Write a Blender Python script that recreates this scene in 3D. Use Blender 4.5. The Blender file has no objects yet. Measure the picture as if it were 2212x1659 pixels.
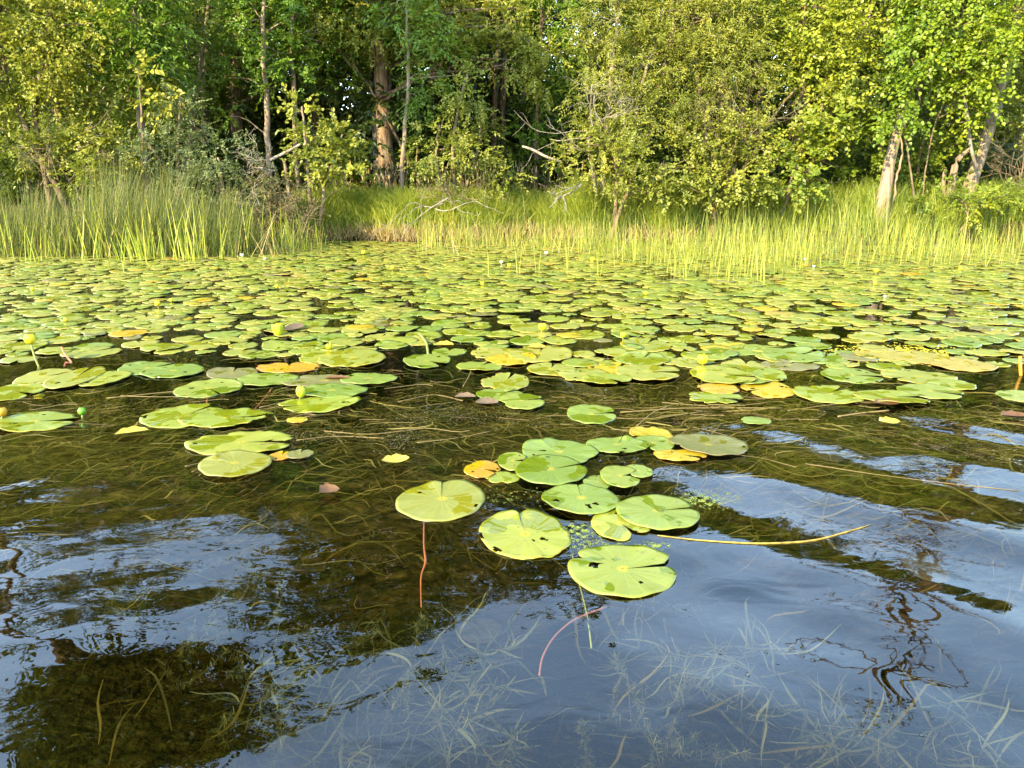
import bpy, math
import numpy as np
from mathutils import Vector, Matrix

sc = bpy.context.scene
COL = sc.collection

# ---------------------------------------------------------------- camera, sky, sun, exposure
CAM_H, PITCH, FU = 0.9, math.radians(14.8), 1670.0        # metres, tilt below the horizon, focal length in 2212-wide pixels
cam_d = bpy.data.cameras.new('camera')
cam = bpy.data.objects.new('camera', cam_d)
COL.objects.link(cam)
cam.location = (0, 0, CAM_H)
cam.rotation_euler = (math.pi / 2 - PITCH, 0, 0)
cam_d.sensor_width = 36.0
cam_d.lens = 36.0 * FU / 2212.0
cam_d.clip_start, cam_d.clip_end = 0.02, 2000
sc.camera = cam

SUN_EL = math.radians(27)
SUN_AZ = math.radians(-140)            # from +Y, clockwise towards +X: behind the viewer's left shoulder
TO_SUN = np.array([math.sin(SUN_AZ) * math.cos(SUN_EL), math.cos(SUN_AZ) * math.cos(SUN_EL), math.sin(SUN_EL)])
sun_d = bpy.data.lights.new('sun', 'SUN')
sun_d.energy = 3.1
sun_d.angle = math.radians(0.5)
sun_d.color = (1.0, 0.82, 0.46)
sun = bpy.data.objects.new('sun', sun_d)
COL.objects.link(sun)
sun.rotation_euler = Vector(TO_SUN).to_track_quat('Z', 'Y').to_euler()
sun.location = (-20, -20, 20)

world = bpy.data.worlds.new('World')
sc.world = world
world.use_nodes = True
wn = world.node_tree
wn.nodes.clear()
sky = wn.nodes.new('ShaderNodeTexSky')
sky.sky_type = 'NISHITA'
sky.sun_disc = False
sky.sun_elevation = SUN_EL
sky.sun_rotation = SUN_AZ
sky.air_density = 1.35
sky.dust_density = 0.3
sky.ozone_density = 1.2
# thin high cloud mixed into the sky (direction based)
tcn = wn.nodes.new('ShaderNodeTexCoord')
mapn = wn.nodes.new('ShaderNodeMapping'); mapn.inputs['Scale'].default_value = (1.0, 1.0, 2.2); mapn.inputs['Location'].default_value = (0.35, 0.2, 0.4)
cn = wn.nodes.new('ShaderNodeTexNoise'); cn.inputs['Scale'].default_value = 1.1; cn.inputs['Detail'].default_value = 3; cn.inputs['Roughness'].default_value = 0.55
cr = wn.nodes.new('ShaderNodeValToRGB')
cr.color_ramp.elements[0].position = 0.50; cr.color_ramp.elements[0].color = (0.0, 0.0, 0.0, 1)
cr.color_ramp.elements[1].position = 0.86; cr.color_ramp.elements[1].color = (0.75, 0.75, 0.75, 1)
mixw = wn.nodes.new('ShaderNodeMix'); mixw.data_type = 'RGBA'
mixw.inputs['B'].default_value = (5.2, 7.2, 10.2, 1)
bgw = wn.nodes.new('ShaderNodeBackground'); bgw.inputs['Strength'].default_value = 0.15
wo = wn.nodes.new('ShaderNodeOutputWorld')
wn.links.new(tcn.outputs['Generated'], mapn.inputs['Vector'])
wn.links.new(mapn.outputs['Vector'], cn.inputs['Vector'])
sepw = wn.nodes.new('ShaderNodeSeparateXYZ'); wn.links.new(tcn.outputs['Generated'], sepw.inputs[0])
bias = wn.nodes.new('ShaderNodeMath'); bias.operation = 'MULTIPLY_ADD'; bias.inputs[1].default_value = -0.30   # more cloud towards the left
wn.links.new(sepw.outputs['X'], bias.inputs[0]); wn.links.new(cn.outputs['Fac'], bias.inputs[2])
wn.links.new(bias.outputs[0], cr.inputs['Fac'])
wn.links.new(cr.outputs['Color'], mixw.inputs['Factor'])
wn.links.new(sky.outputs['Color'], mixw.inputs['A'])
wn.links.new(mixw.outputs['Result'], bgw.inputs['Color'])
wn.links.new(bgw.outputs['Background'], wo.inputs['Surface'])

sc.view_settings.view_transform = 'Standard'
sc.view_settings.look = 'None'
sc.view_settings.gamma = 1.0
sc.view_settings.exposure = 2.5
sc.render.engine = 'CYCLES'
sc.cycles.max_bounces = 8
sc.cycles.diffuse_bounces = 3
sc.cycles.glossy_bounces = 3
sc.cycles.transmission_bounces = 4
sc.cycles.transparent_max_bounces = 10
sc.cycles.volume_bounces = 0
sc.cycles.caustics_reflective = False
sc.cycles.caustics_refractive = False
sc.cycles.sample_clamp_indirect = 4.0
sc.cycles.use_denoising = True

# ---------------------------------------------------------------- where a photograph pixel (2212 wide) meets the world
CP, SP = math.cos(PITCH), math.sin(PITCH)
def ray(u, v):
    a, b = (np.asarray(u, float) - 1106) / FU, (829.5 - np.asarray(v, float)) / FU
    return a, CP + b * SP, -SP + b * CP
def at(u, v, z=0.0):
    dx, dy, dz = ray(u, v)
    t = (z - CAM_H) / dz
    return np.stack([dx * t, dy * t, np.zeros_like(t) + z], -1)
def at_y(u, v, Y):
    dx, dy, dz = ray(u, v)
    t = Y / dy
    return np.stack([dx * t, dy * t, CAM_H + dz * t], -1)
def m_per_px(Y, z=1.0):
    return (Y * CP + (CAM_H - z) * SP) / FU
def smooth(a, b, x):
    t = np.clip((np.asarray(x, float) - a) / (b - a), 0, 1)
    return t * t * (3 - 2 * t)
def nrm(v):
    return v / np.maximum(np.linalg.norm(v, axis=-1, keepdims=True), 1e-9)
UP = np.array([0, 0, 1.0])

# ---------------------------------------------------------------- mesh helpers
class MB:
    """collects vertices and faces for ONE mesh object"""
    def __init__(self):
        self.V, self.F, self.A, self.n = [], [], {}, 0
    def add(self, V, F, **attrs):
        V = np.asarray(V, float).reshape(-1, 3)
        F = np.asarray(F, int)
        self.V.append(V); self.F.append(F + self.n)
        for k in set(self.A) | set(attrs):
            if k not in self.A: self.A[k] = [np.zeros(self.n)]
            a = attrs.get(k, 0.0)
            self.A[k].append(np.broadcast_to(np.asarray(a, float), (len(V),)).copy())
        self.n += len(V)
        return self
    def tube(self, P, R, sides=6, **attrs):
        P = np.asarray(P, float); k = len(P)
        R = np.broadcast_to(np.asarray(R, float), (k,))
        T = nrm(np.gradient(P, axis=0))
        ref = np.where(np.abs(T @ UP)[:, None] > 0.9, np.array([1.0, 0, 0]), UP)
        S = nrm(np.cross(T, ref)); B = np.cross(S, T)
        a = np.linspace(0, 2 * np.pi, sides, endpoint=False)
        V = P[:, None] + R[:, None, None] * (np.cos(a)[None, :, None] * S[:, None] + np.sin(a)[None, :, None] * B[:, None])
        i = np.arange(k - 1)[:, None] * sides; j = np.arange(sides)[None]
        j2 = (j + 1) % sides
        F = np.stack([i + j, i + j2, i + sides + j2, i + sides + j], -1).reshape(-1, 4)
        self.add(V.reshape(-1, 3), F, **attrs)
        o = self.n - k * sides
        self.F.append(np.array([list(range(o + (k - 1) * sides, o + k * sides))]))
        self.F.append(np.array([list(range(o, o + sides))[::-1]]))
        return self
    def build(self, name, mat, parent=None, smooth_shade=False, link=True):
        V = np.concatenate(self.V)
        me = bpy.data.meshes.new(name)
        me.vertices.add(len(V)); me.vertices.foreach_set('co', V.astype(np.float32).ravel())
        loops = np.concatenate([f.ravel() for f in self.F]).astype(np.int32)
        tot = np.concatenate([np.full(len(f), f.shape[1]) for f in self.F]).astype(np.int32)
        start = np.concatenate([[0], np.cumsum(tot)[:-1]]).astype(np.int32)
        me.loops.add(len(loops)); me.loops.foreach_set('vertex_index', loops)
        me.polygons.add(len(tot)); me.polygons.foreach_set('loop_start', start); me.polygons.foreach_set('loop_total', tot)
        me.polygons.foreach_set('use_smooth', np.full(len(tot), bool(smooth_shade)))
        for k, v in self.A.items():
            at_ = me.attributes.new(k, 'FLOAT', 'POINT')
            at_.data.foreach_set('value', np.concatenate(v).astype(np.float32))
        me.update(calc_edges=True)
        me.validate()
        if mat is not None: me.materials.append(mat)
        o = bpy.data.objects.new(name, me)
        if link: COL.objects.link(o)
        if parent is not None: o.parent = parent
        return o

def tag(o, label=None, cat=None, group=None, kind=None):
    if label: o['label'] = label
    if cat: o['category'] = cat
    if group: o['group'] = group
    if kind: o['kind'] = kind
    return o
def empty(name, loc, label, cat, group=None):
    o = bpy.data.objects.new(name, None)
    COL.objects.link(o)
    o.location = tuple(float(c) for c in loc); o.empty_display_size = 0.1
    return tag(o, label, cat, group)
def settle(root, *parts):
    """parts were modelled in world space: shift their meshes so that they hang on the root"""
    for p in parts:
        p.data.transform(Matrix.Translation(-root.location))
        p.parent = root
def own_origin(o, p):
    o.data.transform(Matrix.Translation(-Vector(p)))
    o.location = Vector(p)

# ---------------------------------------------------------------- materials
def new_mat(name):
    m = bpy.data.materials.new(name); m.use_nodes = True
    m.node_tree.nodes.clear()
    return m, m.node_tree
def N(t, typ, **kw):
    n = t.nodes.new(typ)
    for k, v in kw.items():
        if k.startswith('i_'):
            n.inputs[k[2:].replace('_', ' ')].default_value = v
        else: setattr(n, k, v)
    return n
def ramp(t, stops, fac):
    r = t.nodes.new('ShaderNodeValToRGB')
    el = r.color_ramp.elements
    while len(el) < len(stops): el.new(0.5)
    for e, (p, c) in zip(el, stops):
        e.position = p; e.color = (*c, 1) if len(c) == 3 else c
    t.links.new(fac, r.inputs['Fac'])
    return r.outputs['Color']
def math_n(t, op, a, b=None, c=None):
    n = t.nodes.new('ShaderNodeMath'); n.operation = op
    for i, x in enumerate((a, b, c)):
        if x is None: continue
        if isinstance(x, (int, float)): n.inputs[i].default_value = x
        else: t.links.new(x, n.inputs[i])
    return n.outputs[0]
def mixc(t, fac, a, b, mode='MIX'):
    n = t.nodes.new('ShaderNodeMix'); n.data_type = 'RGBA'; n.blend_type = mode
    for key, x in (('Factor', fac), ('A', a), ('B', b)):
        s = n.inputs[key] if key != 'Factor' else n.inputs[0]
        if key == 'A': s = n.inputs[6]
        if key == 'B': s = n.inputs[7]
        if isinstance(x, (int, float)): s.default_value = x
        elif isinstance(x, tuple): s.default_value = (*x, 1)
        else: t.links.new(x, s)
    return n.outputs[2]

def leaf_mat(name, stops, trans=0.32, gloss=0.03, rough=0.45):
    m, t = new_mat(name)
    a = N(t, 'ShaderNodeAttribute', attribute_name='tone')
    col = ramp(t, stops, a.outputs['Fac'])
    d = N(t, 'ShaderNodeBsdfDiffuse'); tr = N(t, 'ShaderNodeBsdfTranslucent'); g = N(t, 'ShaderNodeBsdfGlossy'); g.inputs['Roughness'].default_value = rough
    warm = mixc(t, 0.45, col, (0.30, 0.36, 0.03), 'MIX')
    t.links.new(col, d.inputs['Color']); t.links.new(warm, tr.inputs['Color'])
    g.inputs['Color'].default_value = (0.9, 0.9, 0.8, 1)
    m1 = N(t, 'ShaderNodeMixShader'); m1.inputs[0].default_value = trans
    t.links.new(d.outputs[0], m1.inputs[1]); t.links.new(tr.outputs[0], m1.inputs[2])
    m2 = N(t, 'ShaderNodeMixShader'); m2.inputs[0].default_value = gloss
    t.links.new(m1.outputs[0], m2.inputs[1]); t.links.new(g.outputs[0], m2.inputs[2])
    o = N(t, 'ShaderNodeOutputMaterial'); t.links.new(m2.outputs[0], o.inputs['Surface'])
    return m
def bark_mat(name, c1, c2, c3, scale=20, stretch=0.13):
    m, t = new_mat(name)
    tc = N(t, 'ShaderNodeTexCoord'); mp = N(t, 'ShaderNodeMapping'); mp.inputs['Scale'].default_value = (1, 1, stretch)
    t.links.new(tc.outputs['Object'], mp.inputs['Vector'])
    n = N(t, 'ShaderNodeTexNoise'); n.inputs['Scale'].default_value = scale; n.inputs['Detail'].default_value = 6; n.inputs['Roughness'].default_value = 0.65
    t.links.new(mp.outputs[0], n.inputs['Vector'])
    v = N(t, 'ShaderNodeTexNoise'); v.inputs['Scale'].default_value = 5; v.inputs['Detail'].default_value = 4
    t.links.new(tc.outputs['Object'], v.inputs['Vector'])
    col = ramp(t, [(0.36, c1), (0.52, c2), (0.68, c3)], n.outputs['Fac'])
    spot = ramp(t, [(0.58, (0, 0, 0)), (0.70, (0.4, 0.4, 0.4))], v.outputs['Fac'])
    col = mixc(t, spot, col, (0.26, 0.27, 0.2))
    b = N(t, 'ShaderNodeBump'); b.inputs['Strength'].default_value = 0.8; b.inputs['Distance'].default_value = 0.03
    t.links.new(n.outputs['Fac'], b.inputs['Height'])
    p = N(t, 'ShaderNodeBsdfPrincipled'); p.inputs['Roughness'].default_value = 0.9
    t.links.new(col, p.inputs['Base Color']); t.links.new(b.outputs[0], p.inputs['Normal'])
    o = N(t, 'ShaderNodeOutputMaterial'); t.links.new(p.outputs[0], o.inputs['Surface'])
    return m
def plain_mat(name, stops, rough=0.7, scale=30, spec=0.3):
    m, t = new_mat(name)
    tc = N(t, 'ShaderNodeTexCoord'); n = N(t, 'ShaderNodeTexNoise'); n.inputs['Scale'].default_value = scale; n.inputs['Detail'].default_value = 4
    t.links.new(tc.outputs['Object'], n.inputs['Vector'])
    a = N(t, 'ShaderNodeAttribute', attribute_name='tone')
    f = math_n(t, 'ADD', math_n(t, 'MULTIPLY', n.outputs['Fac'], 0.5), math_n(t, 'MULTIPLY', a.outputs['Fac'], 0.6))
    col = ramp(t, stops, f)
    p = N(t, 'ShaderNodeBsdfPrincipled'); p.inputs['Roughness'].default_value = rough; p.inputs['Specular IOR Level'].default_value = spec
    t.links.new(col, p.inputs['Base Color'])
    o = N(t, 'ShaderNodeOutputMaterial'); t.links.new(p.outputs[0], o.inputs['Surface'])
    return m

G = {}
G['olive'] = leaf_mat('leaf_olive', [(0, (0.055, 0.082, 0.009)), (0.5, (0.165, 0.186, 0.020)), (1, (0.31, 0.305, 0.040))])
G['bright'] = leaf_mat('leaf_bright', [(0, (0.042, 0.074, 0.006)), (0.5, (0.130, 0.180, 0.012)), (1, (0.29, 0.295, 0.022))], trans=0.36)
G['yellow'] = leaf_mat('leaf_yellow', [(0, (0.07, 0.100, 0.010)), (0.5, (0.18, 0.20, 0.019)), (1, (0.30, 0.285, 0.030))], trans=0.36)
G['dark'] = leaf_mat('leaf_dark', [(0, (0.014, 0.029, 0.004)), (0.5, (0.036, 0.062, 0.006)), (1, (0.085, 0.11, 0.012))])  # dark green, lowered further to put the wood's shade into the leaf colour
G['grey'] = leaf_mat('leaf_grey', [(0, (0.05, 0.075, 0.025)), (0.5, (0.10, 0.13, 0.045)), (1, (0.17, 0.19, 0.07))], trans=0.2)
G['vine'] = leaf_mat('leaf_vine', [(0, (0.06, 0.115, 0.006)), (0.5, (0.14, 0.215, 0.010)), (1, (0.27, 0.31, 0.016))], trans=0.42)
G['brown'] = leaf_mat('leaf_brown', [(0, (0.08, 0.06, 0.02)), (0.5, (0.12, 0.11, 0.035)), (1, (0.20, 0.17, 0.06))], trans=0.2)
G['grass'] = leaf_mat('grass_blade', [(0, (0.07, 0.13, 0.012)), (0.5, (0.20, 0.255, 0.022)), (1, (0.40, 0.37, 0.045))], trans=0.34)
G['rush'] = leaf_mat('rush_stem', [(0, (0.022, 0.038, 0.004)), (0.5, (0.068, 0.090, 0.009)), (1, (0.22, 0.205, 0.028))], trans=0.15)
G['sword'] = leaf_mat('sword_leaf', [(0, (0.13, 0.22, 0.015)), (0.5, (0.27, 0.32, 0.03)), (1, (0.44, 0.36, 0.05))], trans=0.34)
G['lime'] = leaf_mat('leaf_lime', [(0, (0.08, 0.12, 0.008)), (0.5, (0.17, 0.215, 0.014)), (1, (0.28, 0.30, 0.022))], trans=0.38)
G['ash'] = leaf_mat('leaf_ash', [(0, (0.032, 0.075, 0.006)), (0.5, (0.088, 0.175, 0.010)), (1, (0.21, 0.28, 0.018))], trans=0.36)
G['reed'] = leaf_mat('reed_stem', [(0, (0.07, 0.11, 0.015)), (0.5, (0.18, 0.21, 0.024)), (1, (0.36, 0.33, 0.05))], trans=0.25)
G['straw'] = leaf_mat('dry_straw', [(0, (0.16, 0.10, 0.035)), (0.5, (0.30, 0.22, 0.09)), (1, (0.46, 0.38, 0.19))], trans=0.1)
G['wet_straw'] = leaf_mat('wet_straw', [(0, (0.07, 0.045, 0.015)), (0.5, (0.15, 0.105, 0.04)), (1, (0.27, 0.21, 0.09))], trans=0.1)
G['weed'] = leaf_mat('water_weed', [(0, (0.026, 0.022, 0.005)), (0.5, (0.085, 0.070, 0.016)), (1, (0.20, 0.165, 0.055))], trans=0.15, gloss=0.0)
BARK = bark_mat('bark_brown', (0.045, 0.026, 0.014), (0.145, 0.092, 0.052), (0.26, 0.175, 0.105))
BARK_PALE = bark_mat('bark_pale', (0.11, 0.075, 0.045), (0.23, 0.17, 0.115), (0.33, 0.26, 0.18))
BARK_GREY = bark_mat('bark_grey', (0.09, 0.075, 0.05), (0.22, 0.18, 0.12), (0.36, 0.31, 0.23))
DEAD = bark_mat('dead_wood', (0.10, 0.085, 0.06), (0.22, 0.19, 0.15), (0.34, 0.30, 0.25), scale=20)
TWIG = bark_mat('twig_brown', (0.08, 0.052, 0.028), (0.16, 0.115, 0.065), (0.25, 0.19, 0.12), scale=20)

# ---------------------------------------------------------------- the water surface's height (boat wake close to the viewer)
def wave(x, y):
    x = np.asarray(x, float); y = np.asarray(y, float)
    near = 1 - 0.93 * smooth(2.35, 3.3, y - 0.12 * x)
    far = 1 - smooth(5.0, 9.0, y)
    def tr(ax, ay, lam, amp, ph, wx=0.0, wl=1.0):
        l = math.hypot(ax, ay)
        s = (ax * x + ay * y) / l + wx * np.sin((x * ay - y * ax) / l * wl + ph * 1.7)
        return amp * np.sin(2 * np.pi * s / lam + ph)
    right = 0.15 + 0.85 * smooth(-0.3, 0.9, x)
    left = 0.35 + 0.65 * smooth(0.6, -0.9, x)
    h = tr(0.58, 0.82, 0.54, 0.0066, 0.12, 0.02, 2.2) * right * (0.35 + 0.65 * smooth(1.3, 2.1, y))
    h = h + tr(-0.22, 0.97, 0.50, 0.0014, 0.9, 0.05, 2.9) * left
    h = h + tr(0.12, 0.99, 1.15, 0.0036, 2.2, 0.07, 1.6)
    h = h + tr(0.75, 0.66, 0.21, 0.0007, 1.1, 0.04, 7.0) * right + tr(-0.5, 0.86, 0.17, 0.0003, 3.1, 0.04, 6.0)
    return h * near * far
# ---------------------------------------------------------------- ground: pond bed, bank and forest floor in one sheet
def shore_y(x):
    x = np.asarray(x, float)
    return 11.9 - 1.5 * smooth(-2.5, -4.5, x) - 0.5 * smooth(1.0, 6.0, x) + 0.16 * np.sin(x * 1.9 + 0.6) + 0.09 * np.sin(x * 4.7)
def ground_z(x, y):
    d = np.asarray(y, float) - shore_y(x)
    bed = -0.50 + 0.38 * smooth(-4.0, 0.0, d)
    bank = 0.36 * smooth(-0.05, 0.32, d) + 0.05 * np.clip(d, 0, 8) + 0.16 * np.clip(d - 8, 0, 24)
    lumps = 0.05 * np.sin(x * 2.3 + y * 1.1) * np.sin(y * 1.9 - x * 0.7) + 0.025 * np.sin(x * 6.1 + 2 * y)
    return bed + bank + lumps * np.where(d > 0, 1, 0.6)
gx = np.concatenate([[-400, -150, -60, -30, -20], np.arange(-14, 14.01, 0.16), [20, 30, 60, 150, 400]])
gy = np.concatenate([[-400, -150, -60, -20, -6, -2], np.arange(0, 9, 0.25), np.arange(9, 13, 0.07), np.arange(13, 30, 0.4), [32, 36, 42, 60, 100, 200, 400]])
def grid(xs, ys, fz):
    X, Y = np.meshgrid(xs, ys)
    V = np.stack([X, Y, fz(X, Y)], -1).reshape(-1, 3)
    nx = len(xs); i = np.arange(len(ys) - 1)[:, None] * nx + np.arange(nx - 1)[None]
    return V, np.stack([i, i + 1, i + nx + 1, i + nx], -1).reshape(-1, 4)
m, t = new_mat('earth')
geo = N(t, 'ShaderNodeNewGeometry'); sep = N(t, 'ShaderNodeSeparateXYZ'); t.links.new(geo.outputs['Position'], sep.inputs[0])
n1 = N(t, 'ShaderNodeTexNoise'); n1.inputs['Scale'].default_value = 3.0; n1.inputs['Detail'].default_value = 8
n2 = N(t, 'ShaderNodeTexNoise'); n2.inputs['Scale'].default_value = 40; n2.inputs['Detail'].default_value = 5
for q in (n1, n2): t.links.new(geo.outputs['Position'], q.inputs['Vector'])
n3 = N(t, 'ShaderNodeTexNoise'); n3.inputs['Scale'].default_value = 11; n3.inputs['Detail'].default_value = 8; n3.inputs['Roughness'].default_value = .7; n3.inputs['Distortion'].default_value = 1.5; t.links.new(geo.outputs['Position'], n3.inputs['Vector'])
soil = ramp(t, [(0.35, (0.035, 0.022, 0.010)), (0.5, (0.075, 0.048, 0.022)), (0.68, (0.13, 0.085, 0.04))], n2.outputs['Fac'])
moss = mixc(t, ramp(t, [(0.45, (0, 0, 0)), (0.6, (0.8, 0.8, 0.8))], n1.outputs['Fac']), soil, (0.04, 0.06, 0.012))
bedc = ramp(t, [(0.33, (0.009, 0.009, 0.003)), (0.5, (0.034, 0.031, 0.008)), (0.68, (0.085, 0.074, 0.022))], n3.outputs['Fac'])
col = mixc(t, math_n(t, 'MULTIPLY', math_n(t, 'ADD', sep.outputs['Z'], 0.02), 12.0), bedc, moss)
for l in list(t.links):
    pass
cl = [n for n in t.nodes if n.type == 'MIX'][-1]; cl.clamp_factor = True
b = N(t, 'ShaderNodeBump'); b.inputs['Strength'].default_value = 0.9; b.inputs['Distance'].default_value = 0.04; t.links.new(n2.outputs['Fac'], b.inputs['Height'])
p = N(t, 'ShaderNodeBsdfPrincipled'); p.inputs['Roughness'].default_value = 0.95; p.inputs['Specular IOR Level'].default_value = 0.1
t.links.new(col, p.inputs['Base Color']); t.links.new(b.outputs[0], p.inputs['Normal'])
t.links.new(p.outputs[0], N(t, 'ShaderNodeOutputMaterial').inputs['Surface'])
EARTH = m
g = MB(); g.add(*grid(gx, gy, ground_z)); tag(g.build('ground', EARTH, smooth_shade=True), kind='structure')

# ---------------------------------------------------------------- water: a closed body with a wavy top
m, t = new_mat('pond_water')
geo = N(t, 'ShaderNodeNewGeometry')
mp = N(t, 'ShaderNodeMapping'); mp.inputs['Scale'].default_value = (1.0, 1.5, 1.0); t.links.new(geo.outputs['Position'], mp.inputs['Vector'])
na = N(t, 'ShaderNodeTexNoise'); na.inputs['Scale'].default_value = 5.0; na.inputs['Detail'].default_value = 2.5; na.inputs['Distortion'].default_value = 0.7
nb = N(t, 'ShaderNodeTexNoise'); nb.inputs['Scale'].default_value = 19.0; nb.inputs['Detail'].default_value = 2; nb.inputs['Distortion'].default_value = 0.8
nm = N(t, 'ShaderNodeTexNoise'); nm.inputs['Scale'].default_value = 1.3; nm.inputs['Detail'].default_value = 2
for q in (na, nb): t.links.new(mp.outputs[0], q.inputs['Vector'])
t.links.new(geo.outputs['Position'], nm.inputs['Vector'])
calm = ramp(t, [(0.42, (0.0, 0.0, 0.0)), (0.62, (1, 1, 1))], nm.outputs['Fac'])
hgt = math_n(t, 'ADD', math_n(t, 'MULTIPLY', na.outputs['Fac'], 0.0030), math_n(t, 'MULTIPLY', math_n(t, 'MULTIPLY', nb.outputs['Fac'], 0.00055), calm))
b = N(t, 'ShaderNodeBump'); b.inputs['Strength'].default_value = 0.6; b.inputs['Distance'].default_value = 1.0; t.links.new(hgt, b.inputs['Height'])
fr = N(t, 'ShaderNodeFresnel'); bk = math_n(t, 'ADD', math_n(t, 'MULTIPLY', geo.outputs['Backfacing'], 1 / 1.72 - 1.72), 1.72); t.links.new(bk, fr.inputs['IOR'])   # same loss for light entering as leaving
t.links.new(b.outputs[0], fr.inputs['Normal'])
tr = N(t, 'ShaderNodeBsdfTransparent'); tr.inputs['Color'].default_value = (0.93, 0.93, 0.88, 1)
gl = N(t, 'ShaderNodeBsdfGlossy'); gl.inputs['Roughness'].default_value = 0.0; t.links.new(b.outputs[0], gl.inputs['Normal'])
mx = N(t, 'ShaderNodeMixShader'); t.links.new(fr.outputs[0], mx.inputs[0]); t.links.new(tr.outputs[0], mx.inputs[1]); t.links.new(gl.outputs[0], mx.inputs[2])
va = N(t, 'ShaderNodeVolumeAbsorption'); va.inputs['Color'].default_value = (0.58, 0.54, 0.26, 1); va.inputs['Density'].default_value = 2.0
o = N(t, 'ShaderNodeOutputMaterial'); t.links.new(mx.outputs[0], o.inputs['Surface']); t.links.new(va.outputs[0], o.inputs['Volume'])
WATER = m
wx = np.concatenate([[-300, -60, -14, -8, -5, -3.4], np.arange(-2.6, 2.61, 0.014), [3.4, 5, 8, 14, 60, 300]])
wy = np.concatenate([[-300, -60, -10, -2, 0.2, 0.5], np.arange(0.7, 3.6, 0.014), np.arange(3.65, 5, 0.06), np.arange(5, 13.5, 0.5), [20.0]])
V, F = grid(wx, wy, wave)
w = MB(); w.add(V, F)
nx, ny = len(wx), len(wy)
rim = [i for i in range(nx)] + [j * nx + nx - 1 for j in range(1, ny)] + [(ny - 1) * nx + i for i in range(nx - 2, -1, -1)] + [j * nx for j in range(ny - 2, 0, -1)]
low = V[rim].copy(); low[:, 2] = -6.0
k = len(rim); w.V.append(low); base = len(V); w.n += k
w.F.append(np.array([[rim[i], base + i, base + (i + 1) % k, rim[(i + 1) % k]] for i in range(k)]))
w.F.append(np.array([[base + i for i in range(k - 1, -1, -1)]]))
tag(w.build('water', WATER, smooth_shade=True), kind='structure')

# ---------------------------------------------------------------- leaves, twigs and whole plants
def leaves(mb, P, D, Nn, L, W, tone, shape=(0.32, 0.5, 0.70, 0.36), fold=0.16):
    """every leaf is two folded quads: base, two points a side, tip"""
    n = len(P)
    D = nrm(D); S = nrm(np.cross(D, Nn)); Z = np.cross(S, D)
    L = np.broadcast_to(L, (n,))[:, None]; W = np.broadcast_to(W, (n,))[:, None]
    a1, w1, a2, w2 = shape
    V = np.empty((n, 6, 3))
    V[:, 0] = P
    V[:, 1] = P + D * L * a1 + S * W * w1 + Z * W * fold
    V[:, 2] = P + D * L * a2 + S * W * w2 + Z * W * fold * 0.6
    V[:, 3] = P + D * L - Z * L * 0.08
    V[:, 4] = P + D * L * a2 - S * W * w2 + Z * W * fold * 0.6
    V[:, 5] = P + D * L * a1 - S * W * w1 + Z * W * fold
    i = np.arange(n)[:, None] * 6
    F = np.concatenate([i + np.array([[0, 1, 2, 3]]), i + np.array([[0, 3, 4, 5]])])
    mb.add(V.reshape(-1, 3), F, tone=np.repeat(np.clip(tone, 0, 1), 6))
YOFF = 0.6        # the shore plants stand this much behind the distances noted with them
STYLE = {  # leaf length, width, outline, leaves per twig, twig length, droop, twigs per clump
    'oval':   (0.066, 0.036, (0.32, 0.5, 0.70, 0.36), 11, 0.26, 0.25, 6),
    'small':  (0.042, 0.022, (0.32, 0.5, 0.70, 0.36), 14, 0.22, 0.15, 8),
    'willow': (0.072, 0.021, (0.30, 0.5, 0.66, 0.36), 14, 0.30, 0.35, 6),
    'ash':    (0.110, 0.042, (0.34, 0.5, 0.70, 0.32), 9, 0.30, 0.55, 5),
    'round':  (0.062, 0.052, (0.28, 0.5, 0.72, 0.44), 9, 0.24, 0.15, 6),
    'grape':  (0.100, 0.095, (0.22, 0.5, 0.66, 0.42), 6, 0.26, 0.65, 5),
    'broad':  (0.100, 0.062, (0.32, 0.5, 0.70, 0.36), 8, 0.34, 0.35, 5),
}
def sprays(mb, rng, C, OUT, style, tone0, spread=1.0, dens=1.0, size=1.0, tone_sd=0.16):
    L, W, shp, nl, tl, droop, nt = STYLE[style]
    nt = max(2, int(round(nt * dens)))
    n = len(C)
    C = np.repeat(C, nt, 0); OUT = np.repeat(OUT, nt, 0)
    tc = np.repeat(np.broadcast_to(tone0, (n,)) + rng.normal(0, tone_sd * 0.8, n), nt)
    m_ = len(C)
    d = nrm(OUT * 0.55 + rng.normal(0, 0.62, (m_, 3)) * np.array([1, 1, 0.7]))
    up = nrm(UP * 0.9 + TO_SUN * 0.55 + rng.normal(0, 0.33, (m_, 3)))
    side = nrm(np.cross(d, up)); up = np.cross(side, d)
    b0 = C + rng.normal(0, 0.05, (m_, 3)) * spread
    tl_ = tl * spread * rng.uniform(0.6, 1.25, m_)
    P, D, Nn, T = [], [], [], []
    for k in range(nl):
        tt = (k + 0.8) / nl
        s = 1 if k % 2 else -1
        if k == nl - 1: s = 0
        p = b0 + d * (tl_ * tt)[:, None] - UP * (droop * tl_ * tt * tt * 0.8)[:, None]
        ax = nrm(d * 0.65 + side * (0.75 * s) - UP * droop * 0.7 + rng.normal(0, 0.24, (m_, 3)))
        P.append(p); D.append(ax); Nn.append(up + rng.normal(0, 0.28, (m_, 3))); T.append(tc + rng.normal(0, tone_sd * 0.6, m_))
    P, D, Nn, T = map(np.concatenate, (P, D, Nn, T))
    keep = rng.random(len(P)) < 0.88
    sz = rng.uniform(0.7, 1.2, len(P)) * size
    leaves(mb, P[keep], D[keep], Nn[keep], (L * sz)[keep], (W * sz)[keep], T[keep], shp)
    return b0, d, tl_
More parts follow.
